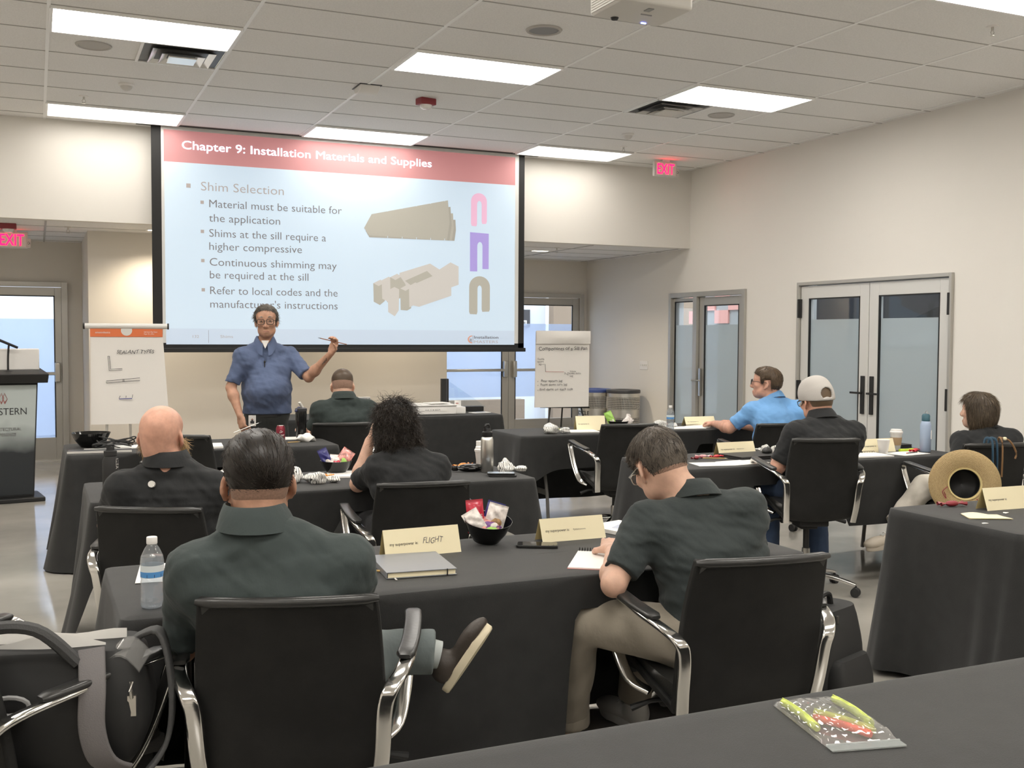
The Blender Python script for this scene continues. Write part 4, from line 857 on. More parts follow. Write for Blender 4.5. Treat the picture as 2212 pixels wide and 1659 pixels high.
    for s in (-1, 1):
        if not face: break
        p = j['head']+Qh @ (np.array((s*.032, .0835, .008))*hk); b = MB(); b.ell(p, .0120*hk, 14); b.build('eye', 'eye_white', t)
        f = Vector(Qh @ np.array([0, 1, 0])); b = MB(); b.lathe([(.0058*hk, .0108*hk), (.0048*hk, .0122*hk), (.001, .0126*hk)], 14, p, axis=f); b.build('iris', 'iris', t)
    t_ = dict(t=t, j=j, Qh=Qh, hk=hk, body=body, up=up, rx=rx); return t_
def hl(p, *v): return p['j']['head'] + p['Qh'] @ (np.array(v, float)*p['hk'])
def scalp(p, hairline, off=.007, m='hair_brown', name='hair', h=.005, extra=None, taper=.035):
    # cap of hair over the skull; hairline(x,y,z) in head units is negative where hair grows
    c = p['j']['head']; k = p['hk']; G = SDF(c-.17, c+.17, h); head_sdf(G, c, p['Qh'], k, off=off)
    sl = tuple(slice(0, len(a)) for a in G.ax); x, y, z = [q/k for q in G.loc(sl, c, p['Qh'])]
    if extra is not None: G.smin(sl, extra(x, y, z).astype(np.float32)*k, .012)
    zl_ = hairline(x, y, z)
    if taper: G.d += (np.clip(1+zl_/taper, 0, 1)*(off-.002)*k).astype(np.float32)
    G.smax(sl, (zl_*k).astype(np.float32), .004); o = G.build(name, m, p['t']); return o
def short_line(front=.072, ftop=.062, nape=-.055, side=.02):
    # hair above a line that drops behind the ears
    def f(x, y, z):
        fr = y-front-.35*(z-ftop)*0-np.where(z < ftop, 0, 0)
        a = np.maximum(ftop-z+(.0), 0)*0
        face = (y-.030)*.8-(z-.035)*.55-.012      # forehead plane
        low = np.where(y > -.01, -(z-side), -(z-nape-(y+.05)*.9))
        return np.maximum(face, low)
    return f
def glasses(p, m='black', y=.113, w=.047, hh=.036, round_=False):
    t = p['t']; k = p['hk']; b = MB()
    for s in (-1, 1):
        pts = [hl(p, s*.034+u, y-.06*abs(s*.034+u)**1*.5, .004+v) for u, v in rrect(w, hh, .013, 4)]; b.tube(pts, .0022*k, 6, loop=True, up=tuple(p['Qh'][:, 1]))
        b.tube([hl(p, s*.058, y-.004, .012), hl(p, s*.078, y-.03, .011), hl(p, s*.083, .0, .010), hl(p, s*.082, -.02, -.002)], .0019*k, 6)
    b.tube([hl(p, -.011, y, .008), hl(p, 0, y+.004, .010), hl(p, .011, y, .008)], .002*k, 6); g = b.build('glasses', m, t)
    for s in (-1, 1):
        b = MB(); b.ring([[hl(p, s*.034+u, y-.03*abs(s*.034+u)+q, .004+v) for u, v in rrect(w-.003, hh-.003, .012, 4)] for q in (-.0006, .0006)]); b.build('lens', 'lens', g)
    return g
def local(p_world, loc, rz):
    d = Vector(p_world)-Vector(loc); c, s = math.cos(-rz), math.sin(-rz); return (c*d.x-s*d.y, s*d.x+c*d.y, d.z)
def zline(nape=-.05, ear=.024, burn=-.01, front=.068):
    return lambda x, y, z: np.interp(y, [-.12, -.04, -.034, .012, .016, .036, .046, .078, .1], [nape, nape+.004, ear, ear, burn, burn, front-.02, front, front+.008])-z
def crown_flow(p, off=(0, -.035, .11)):
    c = hl(p, *off)
    return lambda q: (lambda d: d/(np.linalg.norm(d, axis=1)[:, None]+1e-6))(q-c)
def dirflow(p, v):
    d = p['Qh'] @ np.array(v, float); return lambda q: np.tile(d, (len(q), 1))
def headz(p, q): return ((q-p['j']['head']) @ p['Qh'])/p['hk']
def shoe(p, ank, toe, up, upper, sole, L=.285, name='shoe', k=1.0, laces=True):
    t = p['t']; f = unit(toe); u = unit(np.asarray(up, float)-f*np.dot(up, f)); x = np.cross(f, u); ank = np.asarray(ank, float); o = ank-u*.085*k
    P = lambda a, b_, c: o+(x*a+f*b_+u*c)*k; K = lambda *r: tuple(q*k for q in r)
    G = SDF(ank-.36, ank+.36, .006); Q = np.stack([x, f, u], 1)
    G.ell(P(0, -.02, .045), K(.038, .058, .05), Q, .03); G.ell(P(0, .09, .035), K(.042, .085, .034), Q, .03); G.ell(P(0, .155, .03), K(.046, .06, .028), Q, .03); G.cap(P(0, -.02, .06), P(0, -.015, .095), .04*k, .042*k, .03); G.plane(P(0, 0, .012), -u)
    G.build(name, upper, t)
    b = MB(); out = []
    for q in range(28):
        a = 2*PI*q/28; yy = .055+.148*math.sin(a); w = .047 if yy > .09 else .038; out.append((w*math.cos(a)*(1-.15*(math.sin(a) < -.6)), yy))
    b.ring([[P(a*sc_, .055+(c-.055)*sc_, h_) for a, c in out] for h_, sc_ in ((-.014, .96), (-.008, 1.0), (.014, 1.0), (.016, .97))]); b.build('sole', sole, t, smooth=50)
    if not laces: return
    b = MB()
    for q in range(4): yy = .055+.022*q; b.tube([P(-.02, yy, .078-.011*q), P(0, yy+.004, .086-.012*q), P(.02, yy, .078-.011*q)], .0028, 6)
    b.build('laces', 'white' if upper != 'shoe_brown' else 'black', t)
def W2L(loc, rz, **k): return {n: local(v, loc, rz) for n, v in k.items()}
# ---- near left man
loc, rz = (.67, 2.90, 0), R(-18)
J = W2L(loc, rz, neck=(.515, 2.76, 1.045), head=(.535, 2.835, 1.148), sl=(.362, 2.775, .94), sr=(.735, 2.70, .945), chest=(.545, 2.755, .86), waist=(.585, 2.80, .70), hip=(.63, 2.84, .56), el=(.345, 2.93, .70), er=(.815, 2.87, .70), wl=(.43, 3.14, .785), wr=(.72, 3.12, .79), kr=(.90, 3.02, .56), ar=(.86, 3.14, .12), kl=(.50, 3.10, .62), al=(1.045, 2.93, .60))
p = person(loc, rz, 'person in a dark green shirt seated nearest at left, back to us, slick dark hair', J, 'skin_tan', 'shirt_green', 'jeans', hq=(R(10), R(-6), 0), hk=1.10, h=.0062, build=1.0, neckr=.066, shoulder=.003, belly=.03, seed=3, sleeve=.85, tilt=(1, 0, 0), cuff=-.035)
scalp(p, zline(-.058), .0022, 'stubble', 'hair_fade', taper=0)
o = scalp(p, zline(-.022, .04, .02, .07), .013, 'hair_black', taper=.06); V, N = normals_of(o)
strands('hair_strands', 'hair_black', p['t'], V, N, lambda q: (lambda a, b: a*.7+b*.5)(crown_flow(p, (-.02, .03, .11))(q), dirflow(p, (.35, -.9, 0))(q)), lambda q: np.where(np.abs(headz(p, q)[:, 0]) > .066, .011, 1)*np.interp(headz(p, q)[:, 2], [-.02, .02, .06], [.007, .016, .045])**np.where(np.abs(headz(p, q)[:, 0]) > .066, 0, 1), 7000, .0011, .02, 4, .14, grav=.16)
q = np.array(J['al']); fd = np.array(local(Vector(loc)+Vector((.42, -.10, .62)), loc, rz)); ud = np.array(local(Vector(loc)+Vector((-.70, .55, .42)), loc, rz))
shoe(p, q+unit(np.array(local(Vector(loc)+Vector((1, 0, 0)), loc, rz)))*.045-np.array((0, 0, .02)), fd, ud, 'shoe_brown', 'sole', k=.80, laces=False)
b = MB(); b.cyl(q-np.array((.0, .0, 0)), q+np.array((.038, 0, -.01)), .043, .042); b.build('sock', 'sock_grey', p['t'])
shoe(p, J['ar'], (0, 1, 0), (0, 0, 1), 'shoe_brown', 'sole')
# ---- near man with glasses
loc, rz = (2.03, 2.86, 0), R(8)
J = W2L(loc, rz, neck=(2.045, 3.01, .995), head=(1.965, 3.115, 1.095), sl=(1.855, 3.02, .915), sr=(2.185, 2.93, .955), chest=(2.06, 2.94, .80), waist=(2.06, 2.90, .68), hip=(2.04, 2.87, .55), el=(1.70, 2.965, .735), er=(2.30, 3.05, .74), wl=(1.84, 3.22, .79), wr=(2.10, 3.28, .79), kl=(1.665, 3.14, .585), al=(1.70, 3.28, .15), kr=(2.05, 3.33, .57), ar=(2.1, 3.5, .12))
p = person(loc, rz, 'person in a dark polo with greying hair and glasses writing at the near table', J, 'skin_light', 'shirt_dark', 'trousers_khaki', hq=(R(-14), R(-30), R(-12)), hk=1.05, h=.0062, build=1.03, armr=.90, neckr=.060, shoulder=.006, seed=5, sleeve=.80, tilt=(.97, -.2, 0), belly=.02)
scalp(p, zline(-.062), .0025, 'stubble', 'hair_fade', taper=0); o = scalp(p, zline(-.045, .03, .0, .066), .009, 'hair_salt', taper=.05); V, N = normals_of(o)
strands('hair_strands', 'hair_salt', p['t'], V, N, crown_flow(p, (.0, -.05, .10)), lambda q: np.interp(headz(p, q)[:, 2], [-.04, .0, .06], [.010, .018, .030]), 9000, .0011, .06, 3, .25, grav=.03)
glasses(p, 'steel')
G = SDF(np.array(J['head'])-.17, np.array(J['head'])+.17, .005); head_sdf(G, p['j']['head'], p['Qh'], p['hk'], off=.004); sl = tuple(slice(0, len(a)) for a in G.ax); x, y, z = [q/p['hk'] for q in G.loc(sl, p['j']['head'], p['Qh'])]; G.ell(hl(p, 0, .06, -.09), (.042, .045, .035), p['Qh'], .02); G.smax(sl, np.maximum(z+.045+np.maximum(0, .05-np.abs(x))*.4, .01-y), .004); o = G.build('beard', 'beard_grey', p['t']); V, N = normals_of(o)
strands('beard_strands', 'beard_grey', p['t'], V, N, dirflow(p, (0, .2, -1)), .012, 900, .0009, .3, 2, .4)
shoe(p, np.array(J['al'])+np.array((0, .01, -.06)), np.array((-.15, .95, -.05)), (0, 0, 1), 'shoe_white', 'shoe_white'); shoe(p, J['ar'], (0, 1, 0), (0, 0, 1), 'shoe_white', 'shoe_white')
b = MB(); b.lathe([(.0725, -.01), (.076, .0), (.074, .05), (.070, .055)], 24, np.array(J['al'])*.93+np.array(J['kl'])*.07, cap=False); b.build('rolled_cuff', 'trousers_khaki', p['t'])
# ---- bald bearded man
loc, rz = (.56, 4.86, 0), R(-18)
J = W2L(loc, rz, neck=(.51, 4.76, .985), head=(.49, 4.80, 1.098), sl=(.33, 4.78, .89), sr=(.69, 4.71, .88), chest=(.53, 4.76, .81), waist=(.55, 4.78, .68), hip=(.56, 4.82, .55), el=(.28, 4.95, .70), er=(.78, 4.88, .68), wl=(.40, 5.24, .79), wr=(.72, 5.24, .79), kl=(.47, 5.25, .56), kr=(.78, 5.2, .56), al=(.5, 5.2, .1), ar=(.8, 5.15, .1))
p = person(loc, rz, 'bald person with a long blond beard in a black shirt, seated at left', J, 'skin_pink', 'shirt_black', 'trousers_black', hq=(R(-5), R(-2), 0), hk=1.12, h=.0075, build=1.05, neckr=.072, shoulder=.003, seed=7, sleeve=.85, belly=.04)
b = MB(); b.cyl(hl(p, 0, 0, 0)*0+np.array(J['neck'])*.55+np.array(J['chest'])*.45+np.array((-.05, -.105, .0)), np.array(J['neck'])*.55+np.array(J['chest'])*.45+np.array((-.05, -.122, .004)), .014); b.build('round_patch', 'device', p['t'])
G = SDF(np.array(J['head'])-np.array((.2, .1, .32)), np.array(J['head'])+np.array((.2, .26, .1)), .006); G.ell(hl(p, 0, .075, -.10), (.065, .055, .065), p['Qh'], .02); G.ell(hl(p, .01, .09, -.155), (.055, .045, .06), p['Qh'], .03)
for s in (-1, 1): G.cap(hl(p, s*.072, .015, -.03), hl(p, s*.055, .06, -.095), .016, .03, .03)
G.ripple(.006, 4); o = G.build('beard', 'beard_blond', p['t']); V, N = normals_of(o)
strands('beard_strands', 'beard_blond', p['t'], V, N, dirflow(p, (0, .25, -1)), .045, 3600, .0012, .10, 4, .3, curl=.003)
# ---- woman with curly hair
loc, rz = (1.68, 5.02, 0), R(-6)
J = W2L(loc, rz, neck=(1.685, 5.06, .975), head=(1.665, 5.14, 1.075), sl=(1.545, 5.06, .88), sr=(1.845, 5.03, .88), chest=(1.69, 5.02, .80), waist=(1.69, 4.99, .68), hip=(1.68, 4.97, .55), el=(1.50, 5.26, .775), er=(1.93, 5.26, .76), wl=(1.575, 5.30, .99), wr=(1.80, 5.45, .79), kl=(1.56, 5.4, .56), kr=(1.82, 5.4, .56), al=(1.56, 5.3, .1), ar=(1.82, 5.3, .1))
p = person(loc, rz, 'person with long curly black hair in a black shirt, head on left hand', J, 'skin_light', 'shirt_black2', 'trousers_black', hq=(R(2), R(-14), R(-3)), hk=.99, h=.0075, build=.94, neckr=.050, seed=9, sleeve=.85, collar=False, hands=dict(l=dict(d=(.25, .05, .9), n=(.9, -.1, -.1), curl=(.5, .6, .6, .7))))
def curly(x, y, z):
    q = np.sqrt((x/.092)**2+((y+.045)/.085)**2+((z+.06)/.15)**2); return np.maximum((q-1)*.085, y-.03+.35*np.maximum(0, .0-z)*0)
G = SDF(np.array(J['head'])-np.array((.2, .26, .34)), np.array(J['head'])+np.array((.2, .2, .2)), .006); c = p['j']['head']; head_sdf(G, c, p['Qh'], p['hk'], off=.02); sl = tuple(slice(0, len(a)) for a in G.ax); x, y, z = G.loc(sl, c, p['Qh'])
G.smax(sl, (np.interp(y, [-.12, .0, .03, .06, .12], [-.12, -.12, -.05, .055, .09])-z).astype(np.float32), .01)
for s in (-1, 1): G.ell(c+np.array((s*.055, -.03, -.06)), (.05, .07, .11), k=.03)
G.ell(c+np.array((.01, -.085, -.07)), (.085, .05, .12), k=.04); G.ell(c+np.array((.015, -.10, -.17)), (.07, .04, .08), k=.04); G.ripple(.010, 3, (1.5, 1.5, 1), 34); G.ripple(.006, 8, (1.5, 1.5, 1.2), 80)
o = G.build('hair', 'hair_black', p['t']); V, N = normals_of(o)
strands('hair_curls', 'hair_black', p['t'], V, N, dirflow(p, (0, -.15, -1)), .075, 5200, .0016, .25, 6, .5, curl=.006, seg=7)
# ---- man by the rear table
loc, rz = (2.2, 8.14, 0), R(-8)
J = W2L(loc, rz, neck=(2.19, 8.06, 1.045), head=(2.20, 8.15, 1.14), sl=(2.005, 8.07, .96), sr=(2.375, 8.03, .96), chest=(2.19, 8.03, .86), hip=(2.2, 8.1, .56), waist=(2.19, 8.06, .70), el=(1.93, 8.16, .72), er=(2.46, 8.2, .72), wl=(1.86, 8.02, .80), wr=(2.3, 8.45, .70), kl=(2.08, 8.6, .55), kr=(2.34, 8.6, .55), al=(2.08, 8.5, .1), ar=(2.34, 8.5, .1))
p = person(loc, rz, 'person with cropped hair in a dark polo by the rear table, back to us', J, 'skin_light', 'shirt_far', 'trousers_black', hq=(R(-6), R(-16), 0), hk=1.08, h=.0085, build=1.03, neckr=.068, shoulder=.003, seed=11, sleeve=.85)
scalp(p, zline(-.062), .0025, 'stubble', 'hair_fade', .006, taper=0); o = scalp(p, zline(.012, .045, .03, .066), .008, 'hair_brown', 'hair', .006, taper=.05); V, N = normals_of(o)
glasses(p, 'black')
# ---- presenter
loc, rz = (1.70, 8.62, 0), R(169)
J = W2L(loc, rz, neck=(1.685, 8.60, 1.475), head=(1.69, 8.565, 1.648), sl=(1.885, 8.62, 1.375), sr=(1.50, 8.56, 1.375), chest=(1.69, 8.60, 1.25), waist=(1.695, 8.60, 1.08), hip=(1.70, 8.61, .93), el=(2.0, 8.44, 1.20), wl=(2.135, 8.24, 1.40), er=(1.405, 8.56, 1.12), wr=(1.455, 8.44, .90), kl=(1.80, 8.60, .50), kr=(1.60, 8.58, .50), al=(1.82, 8.63, .09), ar=(1.58, 8.62, .09))
dl = np.array(local(Vector(loc)+Vector((.30, -.12, .90)), loc, rz)); nl = np.array(local(Vector(loc)+Vector((-.75, -.55, .25)), loc, rz))
dr = np.array(local(Vector(loc)+Vector((.15, -.25, -.9)), loc, rz)); nr = np.array(local(Vector(loc)+Vector((.8, .5, -.1)), loc, rz))
p = person(loc, rz, 'standing presenter in a blue polo with glasses, pointing at the screen', J, 'skin_tan', 'shirt_navy', 'trousers_grey', hq=(R(-4), R(-4), R(2)), hk=1.07, jaw=.90, h=.0066, build=1.0, armr=.93, belly=.070, neckr=.058, seed=13, sleeve=.86, hem=.905, tilt=(1, 0, 0), hands=dict(l=dict(d=dl, n=nl, curl=(.75, .85, .8, .75), thumb=.9, spread=.1), r=dict(d=dr, n=nr, curl=(.55, .75, .85, .9), thumb=.8)))
o = scalp(p, zline(-.045, .03, .0, .084), .011, 'hair_grey', 'hair', .005, taper=.03); V, N = normals_of(o)
strands('hair_strands', 'hair_grey', p['t'], V, N, lambda q: (lambda a, b: a*.8+b*.4)(crown_flow(p, (-.02, .04, .11))(q), dirflow(p, (.2, -.8, .2))(q)), .036, 4600, .0013, .06, 5, .28, curl=.002, grav=.08)
glasses(p, 'black', .117, .05, .04)
b = MB()
for s in (-1, 1): b.tube([hl(p, s*.014, .094, .034), hl(p, s*.03, .094, .039), hl(p, s*.05, .083, .033)], .006, 6, scale=[.7, 1, .5])
b.build('eyebrows', 'hair_grey', p['t'])
b = MB(); b.tube([hl(p, -.022, .1, -.0715), hl(p, 0, .1055, -.070), hl(p, .022, .1, -.0715)], .0028, 6, scale=[.4, 1, .4]); b.build('mouth', 'lips', p['t'])
nk = np.array(J['neck']); fwl = np.array((0, 1, 0))
b = MB(); b.prism([(-.030, 0.02), (.030, 0.02), (.0, -.045)], .078, .084, 'xz'); b.build('undershirt', 'white', p['t'], loc=tuple(nk+np.array((0, .02, -.0)))); 
b = MB(); b.box((0, .0, 0), (.016, .006, .20), rot=Matrix.Rotation(R(-10), 3, 'X')); b.build('placket', 'shirt_navy', p['t'], loc=tuple(nk+np.array((0, .108, -.185))))
b = MB(); b.ell((0, 0, 0), (.008, .009, .012), 10); b.cyl((0, 0, 0), (0, .004, -.05), .004); b.build('lapel_microphone', 'black', p['t'], loc=tuple(nk+np.array((.005, .128, -.15))))
b = MB(); b.box((0, 0, 0), (.058, .004, .088)); o = b.build('badge', 'white', p['t'], loc=(.115, .125, .855), bevel=.002); b = MB(); b.box((0, .003, -.012), (.03, .001, .02)); b.lathe([(.009, 0), (.009, .002)], 14, (0, .002, .006), axis=(0, 1, 0)); b.build('badge_photo', 'ink', o); b = MB(); b.lathe([(.0065, 0), (.0065, .0025)], 14, (0, .0022, .012), axis=(0, 1, 0)); b.build('badge_face', 'skin_tan', o)
b = MB(); b.ring([[(.178*math.sin(a), .13*math.cos(a), z) for a in np.linspace(0, 2*PI, 33)[:-1]] for z in (.885, .925)], cap=False); b.build('belt', 'black', p['t'], loc=tuple(np.array(J['hip'])*np.array((1, 1, 0))))
for a in ('al', 'ar'): shoe(p, J[a], (0, 1, 0), (0, 0, 1), 'black_matte', 'black')
PRES = p; PLOC = (loc, rz); PJ = J; PD = (dl, dr)
w = np.array(J['wl']); e = np.array(J['el']); b = MB(); ax_ = unit(w-e); sd_ = unit(np.cross(ax_, (0, 0, 1)))
for k in range(3): c = e+(w-e)*(.66+.05*k)+sd_*0+np.array(local(Vector(loc)+Vector((-.15, -.95, -.1)), loc, rz))*.0355; b.box(c, (.004, .004, .05-.012*k), rot=Matrix.Rotation(R(-35+20*k), 3, 'Y'))
b.build('arm_tattoo', 'ink', p['t'])
# ---- man in light blue
loc, rz = (5.46, 7.02, 0), R(24)
J = W2L(loc, rz, neck=(5.60, 7.12, 1.03), head=(5.555, 7.165, 1.155), sl=(5.415, 7.16, .935), sr=(5.755, 7.0, .945), chest=(5.575, 7.05, .84), waist=(5.54, 7.0, .69), hip=(5.5, 6.98, .55), el=(5.27, 7.28, .78), er=(5.72, 7.30, .76), wl=(5.32, 7.57, .795), wr=(5.45, 7.61, .795), kl=(5.35, 7.4, .56), kr=(5.6, 7.42, .56), al=(5.35, 7.35, .1), ar=(5.6, 7.35, .1))
p = person(loc, rz, 'person in a light blue polo and glasses, in profile at the rear right table', J, 'skin_pink', 'shirt_blue', 'trousers_black', hq=(R(24), R(4), 0), hk=1.10, h=.0075, build=1.05, neckr=.064, shoulder=.004, seed=15, sleeve=.82, belly=.03, tilt=(.95, -.3, 0))
o = scalp(p, zline(-.045, .03, -.005, .066), .012, 'hair_mid', 'hair', .006); V, N = normals_of(o)
strands('hair_strands', 'hair_mid', p['t'], V, N, crown_flow(p), .024, 2600, .0013, .2, 3, .3); glasses(p, 'black')
# ---- man in the cap
loc, rz = (4.30, 5.12, 0), R(4)
J = W2L(loc, rz, neck=(4.39, 5.11, 1.045), head=(4.395, 5.175, 1.15), sl=(4.20, 5.13, .96), sr=(4.565, 5.04, .96), chest=(4.385, 5.06, .87), waist=(4.34, 5.04, .73), hip=(4.37, 5.04, .61), el=(4.11, 5.18, .75), er=(4.62, 5.18, .74), wl=(4.28, 5.36, .79), wr=(4.55, 5.38, .79), kl=(4.22, 5.42, .58), kr=(4.55, 5.4, .58), al=(4.15, 5.3, .14), ar=(4.55, 5.3, .12))
p = person(loc, rz, 'person in a black polo wearing a grey cap, looking down, back to us', J, 'skin_pink', 'shirt_black2', 'jeans_blue', hq=(R(-12), R(-13), R(-3)), hk=1.06, h=.0072, build=1.02, neckr=.062, shoulder=.003, seed=17, sleeve=.85, tilt=(.98, -.2, 0))
scalp(p, zline(-.056), .004, 'hair_mid', 'hair', .005)
G = SDF(np.array(J['head'])-.19, np.array(J['head'])+.19, .005); head_sdf(G, p['j']['head'], p['Qh'], p['hk'], off=.016); G.ell(hl(p, 0, .0, .052), (.083, .100, .096), p['Qh'], .02); G.ell(hl(p, 0, .042, .078), (.068, .056, .066), p['Qh'], .03); G.ell(hl(p, 0, -.02, .088), (.066, .07, .052), p['Qh'], .03); sl = tuple(slice(0, len(a)) for a in G.ax); x, y, z = [q/p['hk'] for q in G.loc(sl, p['j']['head'], p['Qh'])]
G.smax(sl, (.004+.20*y-z).astype(np.float32), .003); G.smax(sl, -np.maximum(np.sqrt((x/.036)**2+((z-.022)/.036)**2)*.036-.036, np.maximum(y+.04, .021+.20*y-z)).astype(np.float32), .003); cp = G.build('cap', 'cap_grey', p['t'])
b = MB(); b.grid(lambda u, v: tuple(hl(p, (u-.5)*.15*(1-.25*v*v), .085+.085*v*(1-(2*u-1)**2*.45)-.05*(2*u-1)**2, .03-.022*v-.035*(2*u-1)**2)), 14, 7); V0 = b.v; n_ = len(V0); up_ = p['Qh'][:, 2]*.005; b.add([tuple(np.array(v)+up_) for v in V0], [f[::-1] for f in b.f[:]]); b.build('visor', 'cap_grey', cp)
b = MB(); b.tube([hl(p, s_*.044, -.108+.35*abs(s_*.044), .0) for s_ in np.linspace(-1, 1, 9)], .006, 6); b.build('strap', 'cap_grey', cp); glasses(p, 'black')
b = MB(); b.box(np.array(J['kl'])*.75+np.array(J['hip'])*.25+np.array((-.07, 0, .03)), (.012, .16, .03)); b.build('pocket_trim', 'grey', p['t'])
# ---- woman with the hat
loc, rz = (5.80, 5.10, 0), R(28)
J = W2L(loc, rz, neck=(5.83, 5.16, .935), head=(5.795, 5.20, 1.045), sl=(5.66, 5.21, .855), sr=(5.94, 5.06, .865), chest=(5.83, 5.12, .78), waist=(5.81, 5.09, .66), hip=(5.78, 5.08, .55), el=(5.52, 5.12, .66), er=(5.93, 5.28, .68), wl=(5.42, 5.17, .60), wr=(5.6, 5.3, .62), kl=(5.28, 5.16, .57), al=(5.02, 5.16, .33), kr=(5.42, 5.24, .54), ar=(5.30, 5.2, .11))
p = person(loc, rz, 'person with a grey-brown bob in a black jacket and white trousers, far right', J, 'skin_light', 'shirt_black', 'trousers_white', hq=(R(-6), R(3), 0), hk=1.0, h=.0072, build=.95, neckr=.048, seed=19, long_sleeve=True, sleeve=1, tilt=(.9, -.4, 0))
G = SDF(np.array(J['head'])-.22, np.array(J['head'])+.2, .006); c = p['j']['head']; head_sdf(G, c, p['Qh'], p['hk'], off=.017); G.ell(hl(p, 0, -.045, -.035), (.092, .075, .105), p['Qh'], .03)
for s in (-1, 1): G.ell(hl(p, s*.072, -.005, -.035), (.026, .06, .10), p['Qh'], .03)
sl = tuple(slice(0, len(a)) for a in G.ax); x, y, z = G.loc(sl, c, p['Qh']); G.smax(sl, (np.interp(y, [-.12, .02, .045, .06, .1], [-.135, -.125, -.02, .055, .08])-z).astype(np.float32), .008); G.smax(sl, (-.118+.1*np.maximum(0, .02-y)-z).astype(np.float32), .01)
o = G.build('hair', 'hair_bob', p['t']); V, N = normals_of(o); strands('hair_strands', 'hair_bob', p['t'], V, N, lambda q: (lambda a: a*.5+np.tile(np.array((0, 0, -1.)), (len(q), 1)))(crown_flow(p, (0, 0, .12))(q)), .055, 3600, .0014, .06, 3, .12)
shoe(p, np.array(J['al'])+np.array((-.02, 0, -.03)), np.array(local(Vector(loc)+Vector((-.95, .1, -.12)), loc, rz)), (0, 0, 1), 'shoe_cream', 'shoe_cream', .26); shoe(p, J['ar'], (0, 1, 0), (0, 0, 1), 'shoe_cream', 'shoe_cream', .26)
b = MB(); a_ = np.array(J['al']); k_ = np.array(J['kl']); b.cyl(a_-np.array((.0, 0, .03)), a_+(k_-a_)*.08, .042, .04); b.build('sock', 'sock_grey', p['t'])
mat('label_white', (.72, .78, .80), .4); mat('label_blue', (.10, .32, .68), .4)
mat('kraft', (.42, .29, .17), .8)
mat('fig_blue', (.45, .48, .58), .8)
mat('lime', (.50, .66, .05), .4)
mat('can_red', (.26, .03, .05), .25, .5)
mat('foil_purple', (.16, .04, .22), .3, coat=.3)
mat('wood_dark', (.30, .13, .07), .5)
# ================================================================ furniture at the front of the room
# lectern: local -y faces the room
t = thing('lectern', 'dark lectern with printed front banner at the left frame edge', 'lectern', (-.25, 10.78, 0), R(8))
b = MB(); b.box((0, 0, .02), (.56, .46, .04)); b.build('base_plate', 'black', t, bevel=.008)
b = MB(); b.ring([[(x*w, y, z) for x, y in ((-1, -.12), (1, -.12), (1, .14), (-1, .14))] for z, w in ((.04, .20), (1.09, .245))]); b.build('column', 'black_matte', t, smooth=0, bevel=.006)
mat('banner', (.47, .51, .50), .5, bump=(3, .05)); mat('banner_dark', (.02, .025, .03), .5)
b = MB(); b.ring([[(x*w, y, z) for x, y in ((-1, -.126), (1, -.126), (1, -.121), (-1, -.121))] for z, w in ((.06, .188), (1.07, .232))]); fp = b.build('front_banner', 'banner', t, smooth=0)
nt = MATS['banner'].node_tree; B = nt.nodes['Principled BSDF']; tc = nt.nodes.new('ShaderNodeTexCoord'); sp = nt.nodes.new('ShaderNodeSeparateXYZ'); nz = nt.nodes.new('ShaderNodeTexNoise'); nz.inputs['Scale'].default_value = 3.5; ad = nt.nodes.new('ShaderNodeMath'); ad.operation = 'MULTIPLY_ADD'; ad.inputs[1].default_value = .35; mr = nt.nodes.new('ShaderNodeMapRange'); mr.inputs[1].default_value = .60; mr.inputs[2].default_value = .90; mx = nt.nodes.new('ShaderNodeMix'); mx.data_type = 'RGBA'; mx.inputs[6].default_value = (.018, .022, .026, 1); mx.inputs[7].default_value = (.46, .51, .50, 1)
nt.links.new(tc.outputs['Object'], nz.inputs['Vector']); nt.links.new(tc.outputs['Object'], sp.inputs[0]); nt.links.new(nz.outputs['Fac'], ad.inputs[0]); nt.links.new(sp.outputs['Z'], ad.inputs[2]); nt.links.new(ad.outputs[0], mr.inputs[0]); nt.links.new(mr.outputs[0], mx.inputs[0]); nt.links.new(mx.outputs[2], B.inputs['Base Color'])
b = MB(); text(b, 'WESTERN', (-.215, -.129, .80), (1, 0, 0), (0, 0, 1), .36, .062); text(b, '', (0, 0, 0), (1, 0, 0), (0, 0, 1), 1, 1) if 0 else None; b.build('lettering', 'ink', fp)
b = MB(); text(b, 'ARCHITECTURAL', (-.19, -.129, .655), (1, 0, 0), (0, 0, 1), .29, .028, .02); text(b, 'OPENINGS', (-.115, -.129, .605), (1, 0, 0), (0, 0, 1), .17, .028, .02); b.build('small_lettering', 'grey', fp)
b = MB()
for s in (-1, 1):
    for q in (0, .012): b.tube([(-.05+s*(.014), -.1295, .90+q), (-.05+s*(.034), -.1295, .945), (-.05+s*(.012+q*.3), -.1295, 1.0-q), (-.05+s*(-.006), -.1295, .955), (-.05+s*(.014), -.1295, .90+q)], .0022, 5)
b.build('emblem', 'ink_red', fp)
b = MB(); b.prism([(-.20, 1.09), (.20, 1.10), (.26, 1.215), (-.26, 1.175), (-.26, 1.165)], -.32, .32, 'yz'); b.build('top', 'black', t, bevel=.012)
t = thing('gooseneck_microphone', 'black microphone on a stand on the lectern', 'microphone', (-.24, 10.80, 1.185), R(8))
b = MB(); b.lathe([(.05, 0), (.05, .01), (.012, .02)], 20); b.build('base', 'black', t); b = MB(); b.tube(cr([(0, 0, .01), (.002, 0, .15), (.012, 0, .27)], 4), .009, 8); b.build('stand', 'black', t)
b = MB(); b.tube([(.085, 0, .225), (-.08, .0, .30)], .012, 10, scale=[1.0, 1.1]); b.ell((-.095, 0, .307), (.03, .022, .022), 14); b.build('capsule', 'black_matte', t)
